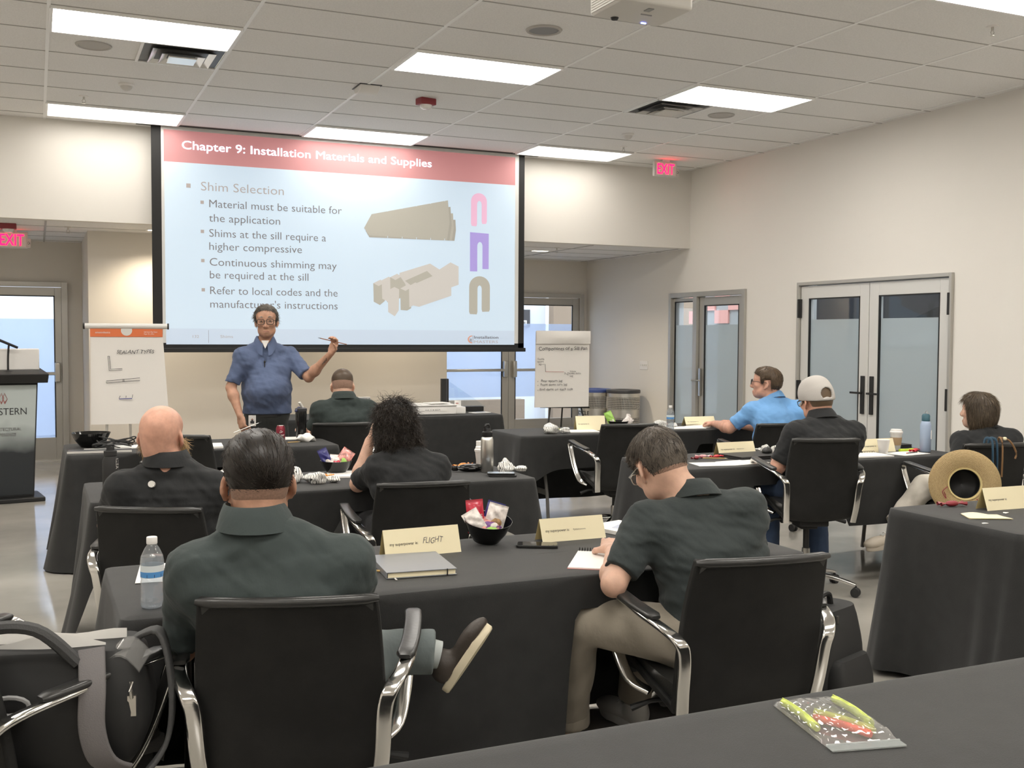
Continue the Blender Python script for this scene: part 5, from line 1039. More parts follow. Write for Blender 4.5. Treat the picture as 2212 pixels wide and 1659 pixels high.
t = thing('white_box', 'white box behind the microphone on the lectern', 'box', (-.19, 10.95, 1.20), R(8)); b = MB(); b.box((0, 0, .10), (.42, .12, .2)); b.build('carton', 'white', t, bevel=.01); b = MB(); b.box((0, 0, .2005), (.42, .04, .001)); b.build('tape', 'paper', t)
# left flip chart (tilted back, silver bar on top)
t = thing('flip_chart', 'flip chart with orange header band and silver top bar, left of the screen', 'flip chart', (.77, 10.5, 0), R(-6))
def flip_frame(t, w, zt, zb, tilt, m): pass
def tl(x, z, y=0): return (x, y+(z-.72)*.11, z)   # leaning back
b = MB(); b.cyl(tl(-.365, 1.615, -.02), tl(.365, 1.615, -.02), .026, n=18); b.build('top_bar', 'alu_light', t)
for s in (-1, 1):
    b = MB(); b.cyl(tl(s*.365, 1.615, -.02), tl(s*.38, 1.615, -.02), .029); b.build('end_cap', 'black', t)
def sheet(mb, x0, x1, z0, z1, off=0, flare=0.0, n=10):
    V = []
    for j in range(n+1):
        f = j/n; z = z1+(z0-z1)*f
        for i in range(9):
            u = i/8; V.append((x0+(x1-x0)*u+flare*f, tl(0, z)[1]+off-.012*math.sin(PI*f)*math.sin(2*PI*u+.5)*f, z))
    mb.add(V, [(j*9+i, j*9+i+1, (j+1)*9+i+1, (j+1)*9+i) for j in range(n) for i in range(8)])
for k in range(3):
    b = MB(); sheet(b, -.318, .322, .70, 1.545, -.008-.004*k, .03*(k == 2)+.012*k); b.build('paper_pad', 'paper_pad', t, smooth=60)
b = MB(); b.ring([[tl(x, z, -.024), tl(x, z, -.020)] for x, z in ((-.32, 1.585), (-.32, 1.51))], cap=False) if 0 else b.add([tl(-.32, 1.515, -.024), tl(.322, 1.515, -.024), tl(.322, 1.59, -.024), tl(-.32, 1.59, -.024)], [(0, 1, 2, 3)]); ob = b.build('header_band', 'orange', t, smooth=0)
b = MB(); text(b, 'amazonbasics', tl(-.275, 1.548, -.0255), (1, 0, 0), (0, .11, 1), .13, .018); text(b, 'Self-Stick Flip Chart', tl(.155, 1.556, -.0255), (1, 0, 0), (0, .11, 1), .12, .012); text(b, 'Paper 25 x 30 in', tl(.155, 1.537, -.0255), (1, 0, 0), (0, .11, 1), .09, .012); b.build('header_print', 'white', ob)
b = MB(); b.lathe([(.05, 0), (.05, .002)], 24, tl(.0, 1.575, -.027), axis=(0, -1, .1)); b.build('grip_cutout', 'device', ob)
b = MB(); text(b, 'SEALANT TYPES', tl(-.09, 1.355, -.034), (1, 0, .02), (0, .11, 1), .33, .034, 0, .25, .12)
def line(mb, P, r=.0022, off=-.036): mb.tube([tl(x, z, off) for x, z in P], r, 5)
line(b, [(-.165, 1.335), (-.155, 1.20), (-.04, 1.205), (-.04, 1.218), (-.143, 1.214), (-.152, 1.335), (-.165, 1.335)])
line(b, [(-.18, 1.085), (.115, 1.105), (.115, 1.13), (-.18, 1.105), (-.18, 1.085)]); line(b, [(-.035, 1.096), (-.035, 1.115)]); line(b, [(-.025, 1.097), (-.025, 1.116)])
line(b, [(-.07, .94), (-.06, .965)]); line(b, [(-.01, .945), (-.008, .965)]); line(b, [(.045, .945), (.05, .975)]); b.build('drawing', 'ink', t)
b = MB(); line(b, [(-.07, .935), (.045, .938)], .004); b.build('blue_line', 'ink_blue', t)
for x0, x1, y1 in ((-.14, -.22, -.05), (.14, .30, -.05), (0, .02, .75)):
    b = MB(); b.cyl((x0, .135, 1.5), (x1, y1 if y1 > 0 else .06, .01), .013); b.build('tripod_leg', 'alu_light', t)
# right flip chart on black easel
t = thing('flip_chart', 'flip chart listing sill pan components on a black easel, right of the screen', 'flip chart', (5.72, 11.2, 0), R(-5))
for k in range(3):
    b = MB(); sheet(b, -.33, .36, .70, 1.60, -.008-.004*k, -.05); b.build('paper_pad', 'paper_pad', t, smooth=60)
b = MB(); rings = []
for j in range(9):
    f = j/8; z = 1.605-.155*f; rings.append([(x-.05*.17*f, tl(0, z)[1]-.03-.035*math.sin(PI*min(1, f*1.0))*(.6+.5*math.sin(x*9+1)) - .012, z) for x in np.linspace(-.332, .362, 12)])
rings += [[(p[0], p[1]+.012, p[2]+.004) for p in rings[-1]]]
b.ring(rings, closed=False, cap=False); b.build('turned_page', 'paper_pad', t, smooth=60)
b = MB()
def tx(s, x, z, w, c): text(b, s, tl(x, z, -.036), (1, 0, 0), (0, .11, 1), w, c, 0, .1, .10)
tx('Components of a Sill Pan', -.31, 1.375, .62, .042); tx('Outside', -.33, 1.26, .085, .022); tx('upturn', -.335, 1.23, .08, .022); tx('leg', -.315, 1.198, .03, .024); tx('Inside', .08, 1.115, .075, .018); tx('Down turn', .045, 1.09, .17, .022); tx('leg', .075, 1.058, .04, .022)
for z, s, w in ((1.0, 'Rear upturn leg', .27), (.955, 'Front down turn leg', .34), (.90, 'End dams on each side', .42)): tx(s, -.30+(.97-z)*-.2, z, w, .028); tx('*', -.345, z-.01, .015, .02)
line(b, [(-.285, 1.207), (-.245, 1.21)], .0018, -.038); line(b, [(-.235, 1.21), (-.235, 1.12)], .0022, -.038); line(b, [(.012, 1.115), (.010, 1.085)], .002, -.038); line(b, [(.055, 1.075), (.02, 1.1)], .0018, -.038); b.build('handwriting', 'ink', t)
b = MB(); line(b, [(-.235, 1.122), (.0, 1.117)], .0024, -.038); b.build('red_line', 'ink_red', t)
b = MB(); b.tube([tl(-.3, .705, .005), tl(.33, .69, .005)], .011); b.build('tray_bar', 'black', t)
for x0, x1, y1 in ((-.12, -.30, -.12), (.20, .36, -.10), (.05, .22, .7)):
    b = MB(); b.cyl((x0, .135, 1.5), (x0*.8+x1*.2, .045 if y1 < 0 else .25, .72), .012); b.cyl((x0*.8+x1*.2, .045 if y1 < 0 else .25, .72), (x1, y1, .01), .010); b.build('easel_leg', 'black', t)
# waste bins
def bin_(loc, rim, word, label, rz):
    t = thing('waste_bin', label, 'waste bin', loc, R(rz)); r = .222; H = .80
    b = MB(); b.lathe([(r-.006, .02), (r-.006, H-.02)], 40, cap=False); b.build('inner_liner', 'graphite', t)
    b = MB(); n = 120
    for z0, z1 in ((.02, .06), (.455, .565), (.73, H)): b.lathe([(r, z0), (r, z1)], 48, cap=False)
    for z0, z1 in ((.06, .455), (.565, .73)): # perforated bands built as a lattice of bars
        m = round((z1-z0)/.024)
        for k in range(m): z = z0+(z1-z0)*(k+.5)/m; b.lathe([(r-.002, z-.005), (r, z-.005), (r, z+.005), (r-.002, z+.005)], 48, cap=False)
        for q in range(64):
            a = 2*PI*q/64
            b.cyl((r*math.cos(a)*.995, r*math.sin(a)*.995, z0), (r*math.cos(a+.05)*.995, r*math.sin(a+.05)*.995, z1), .0042, n=4, cap=False)
    b.build('steel_shell', 'brushed', t, smooth=30)
    b = MB(); b.lathe([(.10, H+.015), (.12, H+.03), (.225, H+.025), (.232, H+.012), (.228, H-.02), (.222, H-.02)], 40, cap=False); b.build('lid', rim, t)
    b = MB(); b.lathe([(.1, H+.01), (.1, H-.1), (.001, H-.1)], 24, cap=False); b.build('opening', 'black', t)
    b = MB(); V, F = text_geo(word, .02); w0 = max(v[0] for v in V); sc = .052/.69; W_ = len(word)*.041
    b.add([((r+.002)*math.cos(a), (r+.002)*math.sin(a), .475+v[1]*sc) for v in V for a in (-PI/2+((v[0]/w0)-.5)*W_/r,)], F); b.build('lettering', 'ink', t)
bin_((6.98, 12.75, 0), 'blue', 'RECYCLE', 'steel recycling bin with blue rim, behind the other bin', -84); bin_((7.22, 12.38, 0), 'graphite', 'TRASH', 'steel trash bin with dark rim by the right wall', -105)
# ================================================================ things on the tables
ZT = .7545
def water_bottle(loc, rz, label, H=.205, r=.033):
    t = thing('water_bottle', label, 'water bottle', loc, rz); k = H/.205
    pr = [(.6*r, .0), (.93*r, .004), (r, .012), (r, .03), (.94*r, .034), (r, .04), (.95*r, .052), (r, .058), (.94*r, .068), (r, .075), (.95*r, .083), (r, .09), (.98*r, .092), (.98*r, .125), (r, .128), (r, .134), (.93*r, .15), (.62*r, .172), (.42*r, .182), (.40*r, .19)]
    b = MB(); b.lathe([(a, c*k) for a, c in pr], 32); b.build('bottle', 'bottle_film', t, smooth=60)
    b = MB(); b.lathe([(a*.965, c*k) for a, c in pr[:17]], 32); b.build('water', 'bottle_film', t, smooth=60)
    b = MB(); b.lathe([(r*.995, .091*k), (r*.995, .126*k)], 32, cap=False); lb = b.build('label', 'label_white', t)
    b = MB(); b.lathe([(r*1.003, .092*k), (r*1.003, .108*k)], 32, cap=False); b.build('label_band', 'label_blue', lb)
    b = MB(); b.lathe([(r*1.006, .092*k), (r*1.006, .101*k)], 10, cap=False); b.build('label_mountain', 'navy', lb)
    b = MB(); b.lathe([(.44*r, .185*k), (.46*r, .187*k), (.46*r, .203*k), (.43*r, .205*k), (.001, .205*k)], 24); b.build('cap', 'white', t); return t
water_bottle((.295, 3.17, ZT), .4, 'clear water bottle with blue label on the near table, left')
water_bottle((4.885, 7.585, ZT), .9, 'small clear water bottle before the man in light blue')
def flask(name, loc, label, prof, m, cap_prof, capm, loop=None, spout=False, extra=None):
    t = thing(name, label, 'bottle', loc, .5)
    b = MB(); b.lathe(prof, 32); b.build('body', m, t, smooth=50); b = MB(); b.lathe(cap_prof, 28); cp = b.build('cap', capm, t, smooth=40)
    if loop: b = MB(); b.tube(loop, .007, 8); b.build('carry_loop', capm, cp)
    if extra: extra(t)
    return t
flask('steel_bottle', (2.365, 5.60, ZT), 'brushed steel bottle with black loop cap on the second table', [(.034, 0), (.037, .004), (.037, .185), (.033, .2), (.026, .206)], 'brushed', [(.028, .205), (.030, .208), (.030, .232), (.022, .238), (.020, .252), (.001, .254)], 'black', [(-.017, 0, .235), (-.020, 0, .266), (-.012, 0, .274), (.012, 0, .274), (.020, 0, .266), (.017, 0, .235)])
def yeti(t):
    b = MB(); text(b, 'YETI', (0, 0, 0), (0, 0, 1), (-1, 0, 0), .05, .02, .03); V = b.v; b.v = [(.0385*math.cos(-.9+v[0]/.0385), .0385*math.sin(-.9+v[0]/.0385), .125+v[2]) for v in V]; b.build('lettering', 'device', t)
flask('black_bottle', (.325, 5.53, ZT), 'tall matte black bottle beside the bald man', [(.036, 0), (.038, .004), (.038, .165), (.030, .182), (.027, .19)], 'black_matte', [(.029, .188), (.031, .19), (.031, .212), (.018, .216), (.018, .232), (.001, .234)], 'black_matte', [(-.016, 0, .214), (-.016, 0, .24), (.016, 0, .24), (.016, 0, .214)], extra=yeti)
def spout(t):
    b = MB(); b.box((.0, 0, .265), (.016, .022, .055), rot=Matrix.Rotation(R(-35), 3, 'Y')); b.build('spout', 'device', t, bevel=.004); b = MB(); b.box((-.035, 0, .235), (.05, .02, .014), rot=Matrix.Rotation(R(-40), 3, 'Y')); b.build('flip_lid', 'navy', t, bevel=.004)
flask('black_tumbler', (1.79, 7.80, ZT), 'tall black tumbler with open flip spout by the soda can', [(.033, 0), (.035, .004), (.042, .20), (.041, .222)], 'black_gloss', [(.042, .22), (.044, .223), (.044, .24), (.03, .246), (.001, .247)], 'graphite', extra=spout)
def bl(t):
    b = MB(); b.tube([(.0, -.012, .26), (.008, 0, .285), (0, .012, .26)], .005, 6); b.build('straw_loop', 'grey', t); b = MB(); b.box((.0, -.0385, .12), (.012, .004, .06)); b.build('sticker', 'paper', t)
mat('bottle_blue', (.36, .45, .60), .45); mat('teal', (.04, .12, .16), .4)
flask('blue_bottle', (5.60, 5.47, ZT), 'pale blue bottle with dark teal cap near the woman', [(.034, 0), (.037, .004), (.037, .185), (.030, .208), (.024, .213)], 'bottle_blue', [(.025, .212), (.028, .214), (.028, .25), (.02, .262), (.001, .264)], 'teal', extra=bl)
# soda can
t = thing('soda_can', 'dark red soda can by the black tumbler', 'can', (1.625, 7.74, ZT), 0)
b = MB(); b.lathe([(.024, 0), (.027, .004), (.033, .014), (.033, .104), (.027, .118), (.0265, .122)], 28); b.build('can', 'can_red', t); b = MB(); b.lathe([(.0265, .121), (.0245, .123), (.023, .119), (.001, .119)], 28); b.build('lid', 'steel', t)
b = MB(); b.v = []; text(b, 'Dr', (0, 0, 0), (1, 0, 0), (0, 0, 1), .022, .018, .03, .3); text(b, 'Pepper', (-.01, 0, -.022), (1, 0, 0), (0, 0, 1), .045, .016, .03, .3); b.v = [(.0335*math.cos(-2.0+v[0]/.0335), .0335*math.sin(-2.0+v[0]/.0335), .07+v[2]) for v in b.v]; b.build('lettering', 'white', t)
# cups
def cup(loc, label, lid=True, H=.12, sleeve=True):
    t = thing('paper_cup', label, 'cup', loc, 0); b = MB(); pr = [(.028, 0), (.029, .002), (.041, H), (.0425, H+.003)]
    b.lathe(pr + ([] if lid else [(.040, H), (.028, .006), (.001, .005)]), 28, cap=lid); b.build('cup', 'white', t)
    if lid: b = MB(); b.lathe([(.0435, H-.002), (.0445, H+.002), (.0445, H+.01), (.039, H+.014), (.037, H+.026), (.001, H+.026)], 28); b.build('lid', 'white', t)
    if sleeve: b = MB(); b.lathe([(.0335, .035), (.0395, .09)], 28, cap=False); b.build('sleeve', 'kraft', t)
cup((5.49, 5.63, ZT), 'lidded paper coffee cup with brown sleeve'); cup((5.25, 5.50, ZT), 'small plain white paper cup before the coffee cup', False, .09, False); cup((2.415, 5.80, ZT), 'white lidded paper cup behind the steel bottle', True, .10, False)
t = thing('carton', 'small white carton with red mark behind the steel bottle', 'carton', (2.46, 5.90, ZT), .3); b = MB(); b.box((0, 0, .075), (.06, .05, .15)); b.build('box', 'white', t, bevel=.003); b = MB(); b.tube([(-.02, -.0255, .11), (0, -.0255, .125), (.02, -.0255, .12)], .003, 5); b.build('red_mark', 'red', t)
# tent cards
def tent(loc, rz, label, hand, w=.29, h=.095, d=.07, pr='my superpower is:'):
    t = thing('tent_card', label, 'name card', loc, rz, None); a = math.atan2(h, d/2)
    th = .0008
    b = MB(); b.prism([(-d/2, 0), (-d/2+th, 0), (th*.5, h), (-th*.5, h)], -w/2, w/2, 'yz'); f = b.build('front_panel', 'cream', t, smooth=0)
    b = MB(); b.prism([(d/2-th, 0), (d/2, 0), (th*.5, h), (-th*.5, h)], -w/2, w/2, 'yz'); b.build('back_panel', 'cream_back', t, smooth=0)
    uz = (0, d/2, h); P = lambda u, v: (u, -d/2+d/2*v-.0012, h*v)
    b = MB(); text(b, pr, P(-w*.43, .42), (1, 0, 0), uz, w*.37, .0105, .015); b.build('print', 'ink_soft', f)
    if hand == '~':
        b = MB(); b.tube([P(w*(.0+.2*q/24), .46+.05*math.sin(q*2.1)*(1-.6*q/24)) for q in range(25)], .0006, 4); b.build('handwriting', 'ink_soft', f)
    elif hand: b = MB(); text(b, hand, P(.0, .42), (1, 0, 0), uz, w*.26, .021 if hand.isupper() else .011, 0, .3, .1); b.build('handwriting', 'ink_soft', f)
    return t
tent((1.255, 3.585, ZT), R(2), 'cream tent card reading FLIGHT behind the grey notebook', 'FLIGHT')
tent((1.885, 3.625, ZT), R(0), 'cream tent card behind the black phone on the near table', '~', .275, .085)
tent((4.26, 5.82, ZT), R(1), 'cream tent card behind the closed laptop', '~', .30, .085); tent((5.28, 5.60, ZT), R(-4), 'cream tent card behind the small white cup', '~', .28, .09)
tent((4.09, 3.50, ZT), R(-2), 'cream tent card at the right frame edge', None, .30, .1)
tent((4.23, 7.80, ZT), R(-8), 'tilted cream tent card before the steel bins', None, .26, .12, .08); tent((5.36, 7.86, ZT), R(-4), 'low cream tent card behind the man in light blue', None, .30, .08, .09)
# loose papers and books
def papers(loc, rz, label, w=.216, d=.28, n=1, name='paper_sheet', cover='paper', red=False, spiral=False, fig=False, lines=False, cat='paper'):
    t = thing(name, label, cat, loc, rz); h = .0015*n
    b = MB(); b.grid(lambda u, v: ((u-.5)*w, (v-.5)*d, h+.0015*math.sin(u*4+v*3)*(n < 4)+.0005), 8, 8); V = list(b.v); F = list(b.f); rim = None
    b = MB(); b.box((0, 0, h/2+.0004), (w, d, h)); b.build('pages', 'paper', t, smooth=0)
    if red: b = MB(); b.box((0, -.002, .0003), (w+.004, d, .0006)); b.build('back_cover', 'red', t, smooth=0)
    if spiral:
        b = MB()
        for k in range(22): x = -w/2+w*(k+.5)/22; b.tube([(x, d/2+.004+.009*math.cos(a), h*.5+.006+.009*math.sin(a)) for a in np.linspace(0, 2*PI, 9)[:-1]], .0012, 5, loop=True, up=(1, 0, 0))
        b.build('spiral_binding', 'black', t)
    if fig: 
        b = MB(); b.prism([(-.05, -.02), (.06, -.03), (.08, .03), (.01, .06), (-.06, .03)], h+.001, h+.0014); b.build('printed_figure', 'fig_blue', t, smooth=0)
    if lines:
        b = MB()
        for k in range(5): b.box((-.02, d/2-.05-.03*k, h+.001), (w*.6, .004 if k else .012, .0004))
        b.build('printed_lines', 'fig_blue', t, smooth=0)
    return t
papers((.40, 3.62, ZT), R(-8), 'printed sheet behind the near water bottle', lines=True)
papers((2.17, 3.68, ZT), R(18), 'open book with a blue figure by the near man with glasses', .2, .27, 10, 'open_book', fig=True, cat='book')
papers((1.80, 3.21, ZT), R(-35), 'white notepad with red edge and spiral under the writing man', .216, .28, 3, 'spiral_notepad', red=True, spiral=True, cat='notepad')
papers((.84, 5.80, ZT), R(-10), 'cream sheet between the bald man and the slick haired man', .3, .3, 1)
papers((1.62, 5.76, ZT), R(-14), 'closed pale laptop-like folder by the curly haired woman', .3, .24, 6, 'folder', cat='folder')
papers((.43, 7.62, ZT), R(-4), 'white paper in the dark tray beside the black bowl', .3, .21, 2); papers((.62, 7.78, ZT), R(6), 'white paper behind the black bowl cords', .28, .21, 3)
papers((1.08, 7.60, ZT), R(-6), 'stack of white pages right of the empty chair back', .21, .26, 9, 'page_stack'); papers((1.52, 7.86, ZT), R(8), 'white pages left of the soda can', .3, .2, 2); papers((1.72, 7.98, ZT), R(-6), 'white pages behind the soda can', .25, .2, 2)
papers((2.72, 10.2, ZT), R(3), 'cream folder pages left of the man by the rear table', .3, .2, 6); papers((2.75, 10.38, ZT), R(-3), 'white pages at the back of the rear table', .28, .15, 4)
papers((4.13, 9.98, ZT), R(12), 'small magazine at the right end of the rear table', .2, .12, 3, 'magazine', fig=True, cat='magazine')
papers((4.10, 7.70, ZT), R(-12), 'white notepad under the tilted tent card', .25, .2, 5, 'notepad', cat='notepad'); papers((5.10, 7.69, ZT), R(-8), 'white pages beside the small water bottle', .3, .22, 2); papers((5.32, 7.72, ZT), R(10), 'open spiral notebook under the hands in light blue', .28, .2, 4, 'spiral_notebook', spiral=True, cat='notebook')
papers((3.80, 5.42, ZT), R(-12), 'blank white sheet left of the closed laptop', .24, .18, 1); papers((4.03, 5.42, ZT), R(6), 'blank white sheets beside the capped man arm', .28, .2, 2)
papers((5.02, 5.42, ZT), R(-6), 'spiral notebook behind the capped man chair', .3, .2, 6, 'spiral_notebook', spiral=True, cat='notebook'); papers((5.38, 5.42, ZT), R(8), 'white sheet with a pen near the woman', .26, .18, 2)
# grey notebook
t = thing('notebook', 'grey hardcover notebook with cream pages on the near table', 'notebook', (1.15, 3.37, ZT), R(-6))
b = MB(); b.box((0, 0, .002), (.235, .285, .003)); b.box((0, 0, .0205), (.235, .285, .003)); b.box((-.116, 0, .011), (.003, .285, .02)); b.build('cover', 'notebook_grey', t, bevel=.0012)
b = MB(); b.box((.001, 0, .0113), (.225, .276, .0155)); b.build('pages', 'cream', t, smooth=0); b = MB(); b.tube([(.085, -.1435, .001), (.085, -.1445, .0115), (.085, -.1435, .023)], .0022, 6); b.build('elastic_band', 'black', t); b = MB(); b.box((-.09, -.155, .003), (.006, .03, .001)); b.build('ribbon', 'device', t)
def pencil(loc, rz, label, m='wood', L=.16, tilt=0):
    t = thing('pencil', label, 'pencil', loc, rz); b = MB(); b.cyl((-L/2, 0, .004), (L/2-.02, 0, .004), .0037, n=6); b.build('shaft', m, t); b = MB(); b.cyl((L/2-.02, 0, .004), (L/2, 0, .004), .0037, .0006, 6); b.build('tip', 'cream', t); b = MB(); b.cyl((-L/2-.012, 0, .004), (-L/2, 0, .004), .0036, n=8); b.build('eraser', 'ink_red', t); return t
pencil((1.02, 3.36, ZT), R(-40), 'yellow pencil half under the grey notebook'); pencil((1.68, 7.67, ZT), R(8), 'yellow pencil in front of the soda can'); pencil((3.99, 5.66, ZT), R(-30), 'wooden pencil left of the closed laptop'); pencil((4.04, 7.95, ZT), R(10), 'pencil left of the tilted tent card'); pencil((5.42, 5.40, ZT+.005), R(12), 'dark pen on the white sheet near the woman', 'graphite', .13); pencil((.90, 8.0, ZT), R(0), 'green and yellow ruler-like pencil right of the bald man', 'green', .2)
def phone(loc, rz, label, screen='black_gloss'):
    t = thing('phone', label, 'phone', loc, rz); b = MB(); b.prism(rrect(.075, .155, .011), 0, .009); b.build('case', 'black', t, bevel=.0015); b = MB(); b.prism(rrect(.069, .149, .009), .009, .0096); b.build('screen', screen, t, smooth=0); return t
mat('phone_screen', (.02, .02, .02), .04, spec=.8); mat('screen_pale', (.36, .42, .50), .08)
phone((1.70, 3.54, ZT), R(62), 'black phone lying on the near table', 'phone_screen'); phone((2.375, 5.40, ZT), R(70), 'phone under the pale phone on the second table'); phone((2.37, 5.41, ZT+.0105), R(66), 'pale screened phone on top of another phone', 'screen_pale')
# laptop and mouse
t = thing('laptop', 'closed black laptop before the cream tent card', 'laptop', (4.26, 5.64, ZT), R(2)); b = MB(); b.prism(rrect(.36, .25, .01), 0, .012); b.build('base', 'black_matte', t, bevel=.002); b = MB(); b.prism(rrect(.36, .25, .01), .0135, .022); b.build('lid', 'black', t, bevel=.002)
t = thing('laptop', 'closed black laptop behind the pale blue bottle', 'laptop', (5.56, 5.84, ZT), R(-4)); b = MB(); b.prism(rrect(.34, .24, .01), 0, .012); b.build('base', 'black_matte', t, bevel=.002); b = MB(); b.prism(rrect(.34, .24, .01), .0135, .024); b.build('lid', 'black', t, bevel=.002)
t = thing('computer_mouse', 'black mouse on the closed laptop', 'mouse', (4.40, 5.66, ZT+.022), R(-50)); b = MB(); b.ell((0, 0, .012), (.034, .058, .026), 18); b.v = [(x, y, max(0, z)) for x, y, z in b.v]; b.build('shell', 'black', t); b = MB(); b.cyl((-.004, .03, .034), (.004, .03, .034), .006); b.build('wheel', 'grey', t)
# glasses case, wrappers
t = thing('glasses_case', 'black glasses case left of the steel bottle', 'case', (2.29, 5.66, ZT), R(-12)); b = MB(); b.ell((0, 0, .022), (.085, .034, .024), 20); b.v = [(x, y, max(.0, z)) for x, y, z in b.v]; b.build('shell', 'black_gloss', t); b = MB(); b.tube([(-.08, -.02, .02), (0, -.034, .02), (.08, -.02, .02)], .002, 5); b.build('seam', 'grey', t)
t = thing('sunglasses', 'folded dark sunglasses left of the black glasses case', 'glasses', (2.17, 5.70, ZT), R(-8)); b = MB()
for s in (-1, 1): b.ell((s*.035, 0, .018), (.026, .006, .017), 12)
b.tube([(-.06, .004, .028), (0, .0, .03), (.06, .004, .028)], .003, 6); b.build('front', 'black_gloss', t)
for s in (-1, 1):
    b = MB(); b.tube([(s*.06, .004, .026), (s*.055, .03, .02), (-s*.03, .035, .012)], .0028, 6); b.build('temple_arm', 'black', t)
def packet(loc, rot, label, m, w=.09, h=.12, th=.022, word=None, wm='white', seed=1, parts=True, blot=None):
    t = thing('snack_packet', label, 'snack packet', loc, 0); t.rotation_euler = rot; rs = random.Random(seed); a = [rs.random()*6 for _ in range(4)]
    def sf(sg):
        def f(u, v):
            e = max(0, math.sin(PI*u))**.6*max(0, math.sin(PI*min(1, max(0, (v-.07)/.86))))**.5
            return ((u-.5)*w*(1-.06*e), sg*(th*e+.0006)+.004*math.sin(u*7+a[0])*math.sin(v*6+a[1])*e+.003*math.sin(v*15+u*9+a[2])*e, v*h)
        return f
    b = MB(); b.grid(sf(-1), 14, 18); b.grid(sf(1), 14, 18); b.build('wrapper', m, t, smooth=70)
    for v0, v1 in ((0, .05), (.95, 1)):
        b = MB()
        for k in range(5): b.box((0, 0, h*(v0+(v1-v0)*(k+.5)/5)), (w*.99, .0026, h*.006))
        b.build('crimped_end', m, t, smooth=0)
    if word: b = MB(); text(b, word, (-w*.38, -th*1.12-.002, h*.42), (1, 0, 0), (0, 0, 1), w*.76, h*.13, .03); b.build('lettering', wm, t)
    if blot: b = MB(); b.ell((w*.08, -th*.75, h*.3), (w*.28, th*.5, h*.17), 12); b.build('printed_patch', blot, t)
    return t
mat('foil_red', (.55, .03, .06), .25, coat=.3); mat('foil_white', (.72, .66, .62), .3, coat=.3, var=.25, vscale=45); mat('foil_blue', (.04, .04, .20), .25, coat=.3); mat('foil_mix', (.62, .25, .22), .3, var=.7, vscale=38, coat=.3); mat('foil_orange', (.75, .28, .04), .3); mat('foil_green', (.35, .62, .12), .3); mat('foil_pink', (.75, .38, .40), .3, var=.4, vscale=30); mat('nut_brown', (.36, .2, .08), .5, var=.5, vscale=60)
def bowl(loc, label, r=.085, h=.075, rot=None):
    t = thing('snack_bowl', label, 'bowl', loc, 0, None); b = MB(); pr = [(r*.45, 0), (r*.55, .004), (r*.8, h*.45), (r, h), (r*.985, h), (r*.77, h*.45), (r*.5, .009), (.001, .008)]
    b.lathe(pr, 36); b.build('bowl', 'black_gloss', t); 
    if rot: t.rotation_euler = rot
    return t
bowl((1.545, 3.665, ZT+.010), 'black bowl of snack packets beside the flight card', .092, .085, (R(13), 0, 0))
B0 = Vector((1.545, 3.665, ZT))
def inb(dx, dy, dz, rx_, ry, rz_, lab, m, w, h, word=None, wm='white', blot=None, sd=1): packet(B0+Vector((dx, dy, dz)), (R(rx_), R(ry), R(rz_)), lab, m, w, h, .012, word, wm, sd, blot=blot)
inb(-.03, .02, .04, -8, -4, -14, 'upright red nut packet in the bowl beside the flight card', 'foil_red', .066, .125, 'NUTS', 'white', 'foil_pink', 1)
inb(.022, .03, .035, -8, 17, -20, 'dark blue peanut packet leaning right in the near bowl', 'foil_blue', .07, .12, 'NUT', 'white', None, 2)
inb(.026, .0, .05, -12, 16, -22, 'white trail mix packet leaning right in the near bowl', 'foil_white', .075, .10, None, 'ink_red', 'nut_brown', 3); inb(-.03, -.01, .052, -20, -30, -15, 'pale packet lying at the left rim of the near bowl', 'foil_white', .065, .085, None, 'white', None, 4); inb(.0, -.035, .035, -45, 8, -18, 'red and white fruit mix packet in front in the near bowl', 'foil_mix', .075, .085, None, 'white', 'foil_green', 5)
inb(.03, -.03, .05, -55, -20, 20, 'purple and white fruit packet lying low in the near bowl', 'foil_purple', .06, .07, None, 'white', 'foil_white', 12)
bowl((1.545, 5.86, ZT), 'black bowl of snack packets left of the curly haired woman', .09, .075); B0 = Vector((1.545, 5.86, ZT))
inb(-.03, .02, .03, -5, -24, -10, 'blue packet standing at the left of the second bowl', 'foil_blue', .055, .12, None, 'white', 'foil_white', 6); inb(.018, 0, .045, -25, 34, -20, 'red trail mix packet leaning right in the second bowl', 'foil_mix', .075, .11, None, 'white', 'foil_green', 7); inb(-.01, -.02, .045, -50, 5, -15, 'white and red packet in the middle of the second bowl', 'foil_white', .07, .09, None, 'white', 'foil_red', 8)
bowl((4.50, 7.80, ZT), 'black snack bowl hidden behind the empty chair back', .09, .07); B0 = Vector((4.50, 7.80, ZT))
inb(-.045, 0, .03, -6, -24, -20, 'green snack packet behind the empty chair back', 'foil_green', .065, .13, None, 'white', 'foil_white', 9); inb(.045, 0, .02, -10, 45, -25, 'white and blue packet beside the green packet', 'foil_white', .07, .11, None, 'white', 'foil_blue', 10); inb(.09, .02, .03, -5, 15, -25, 'pale pointed packet right of the green packet', 'foil_white', .04, .10, None, 'white', None, 11)
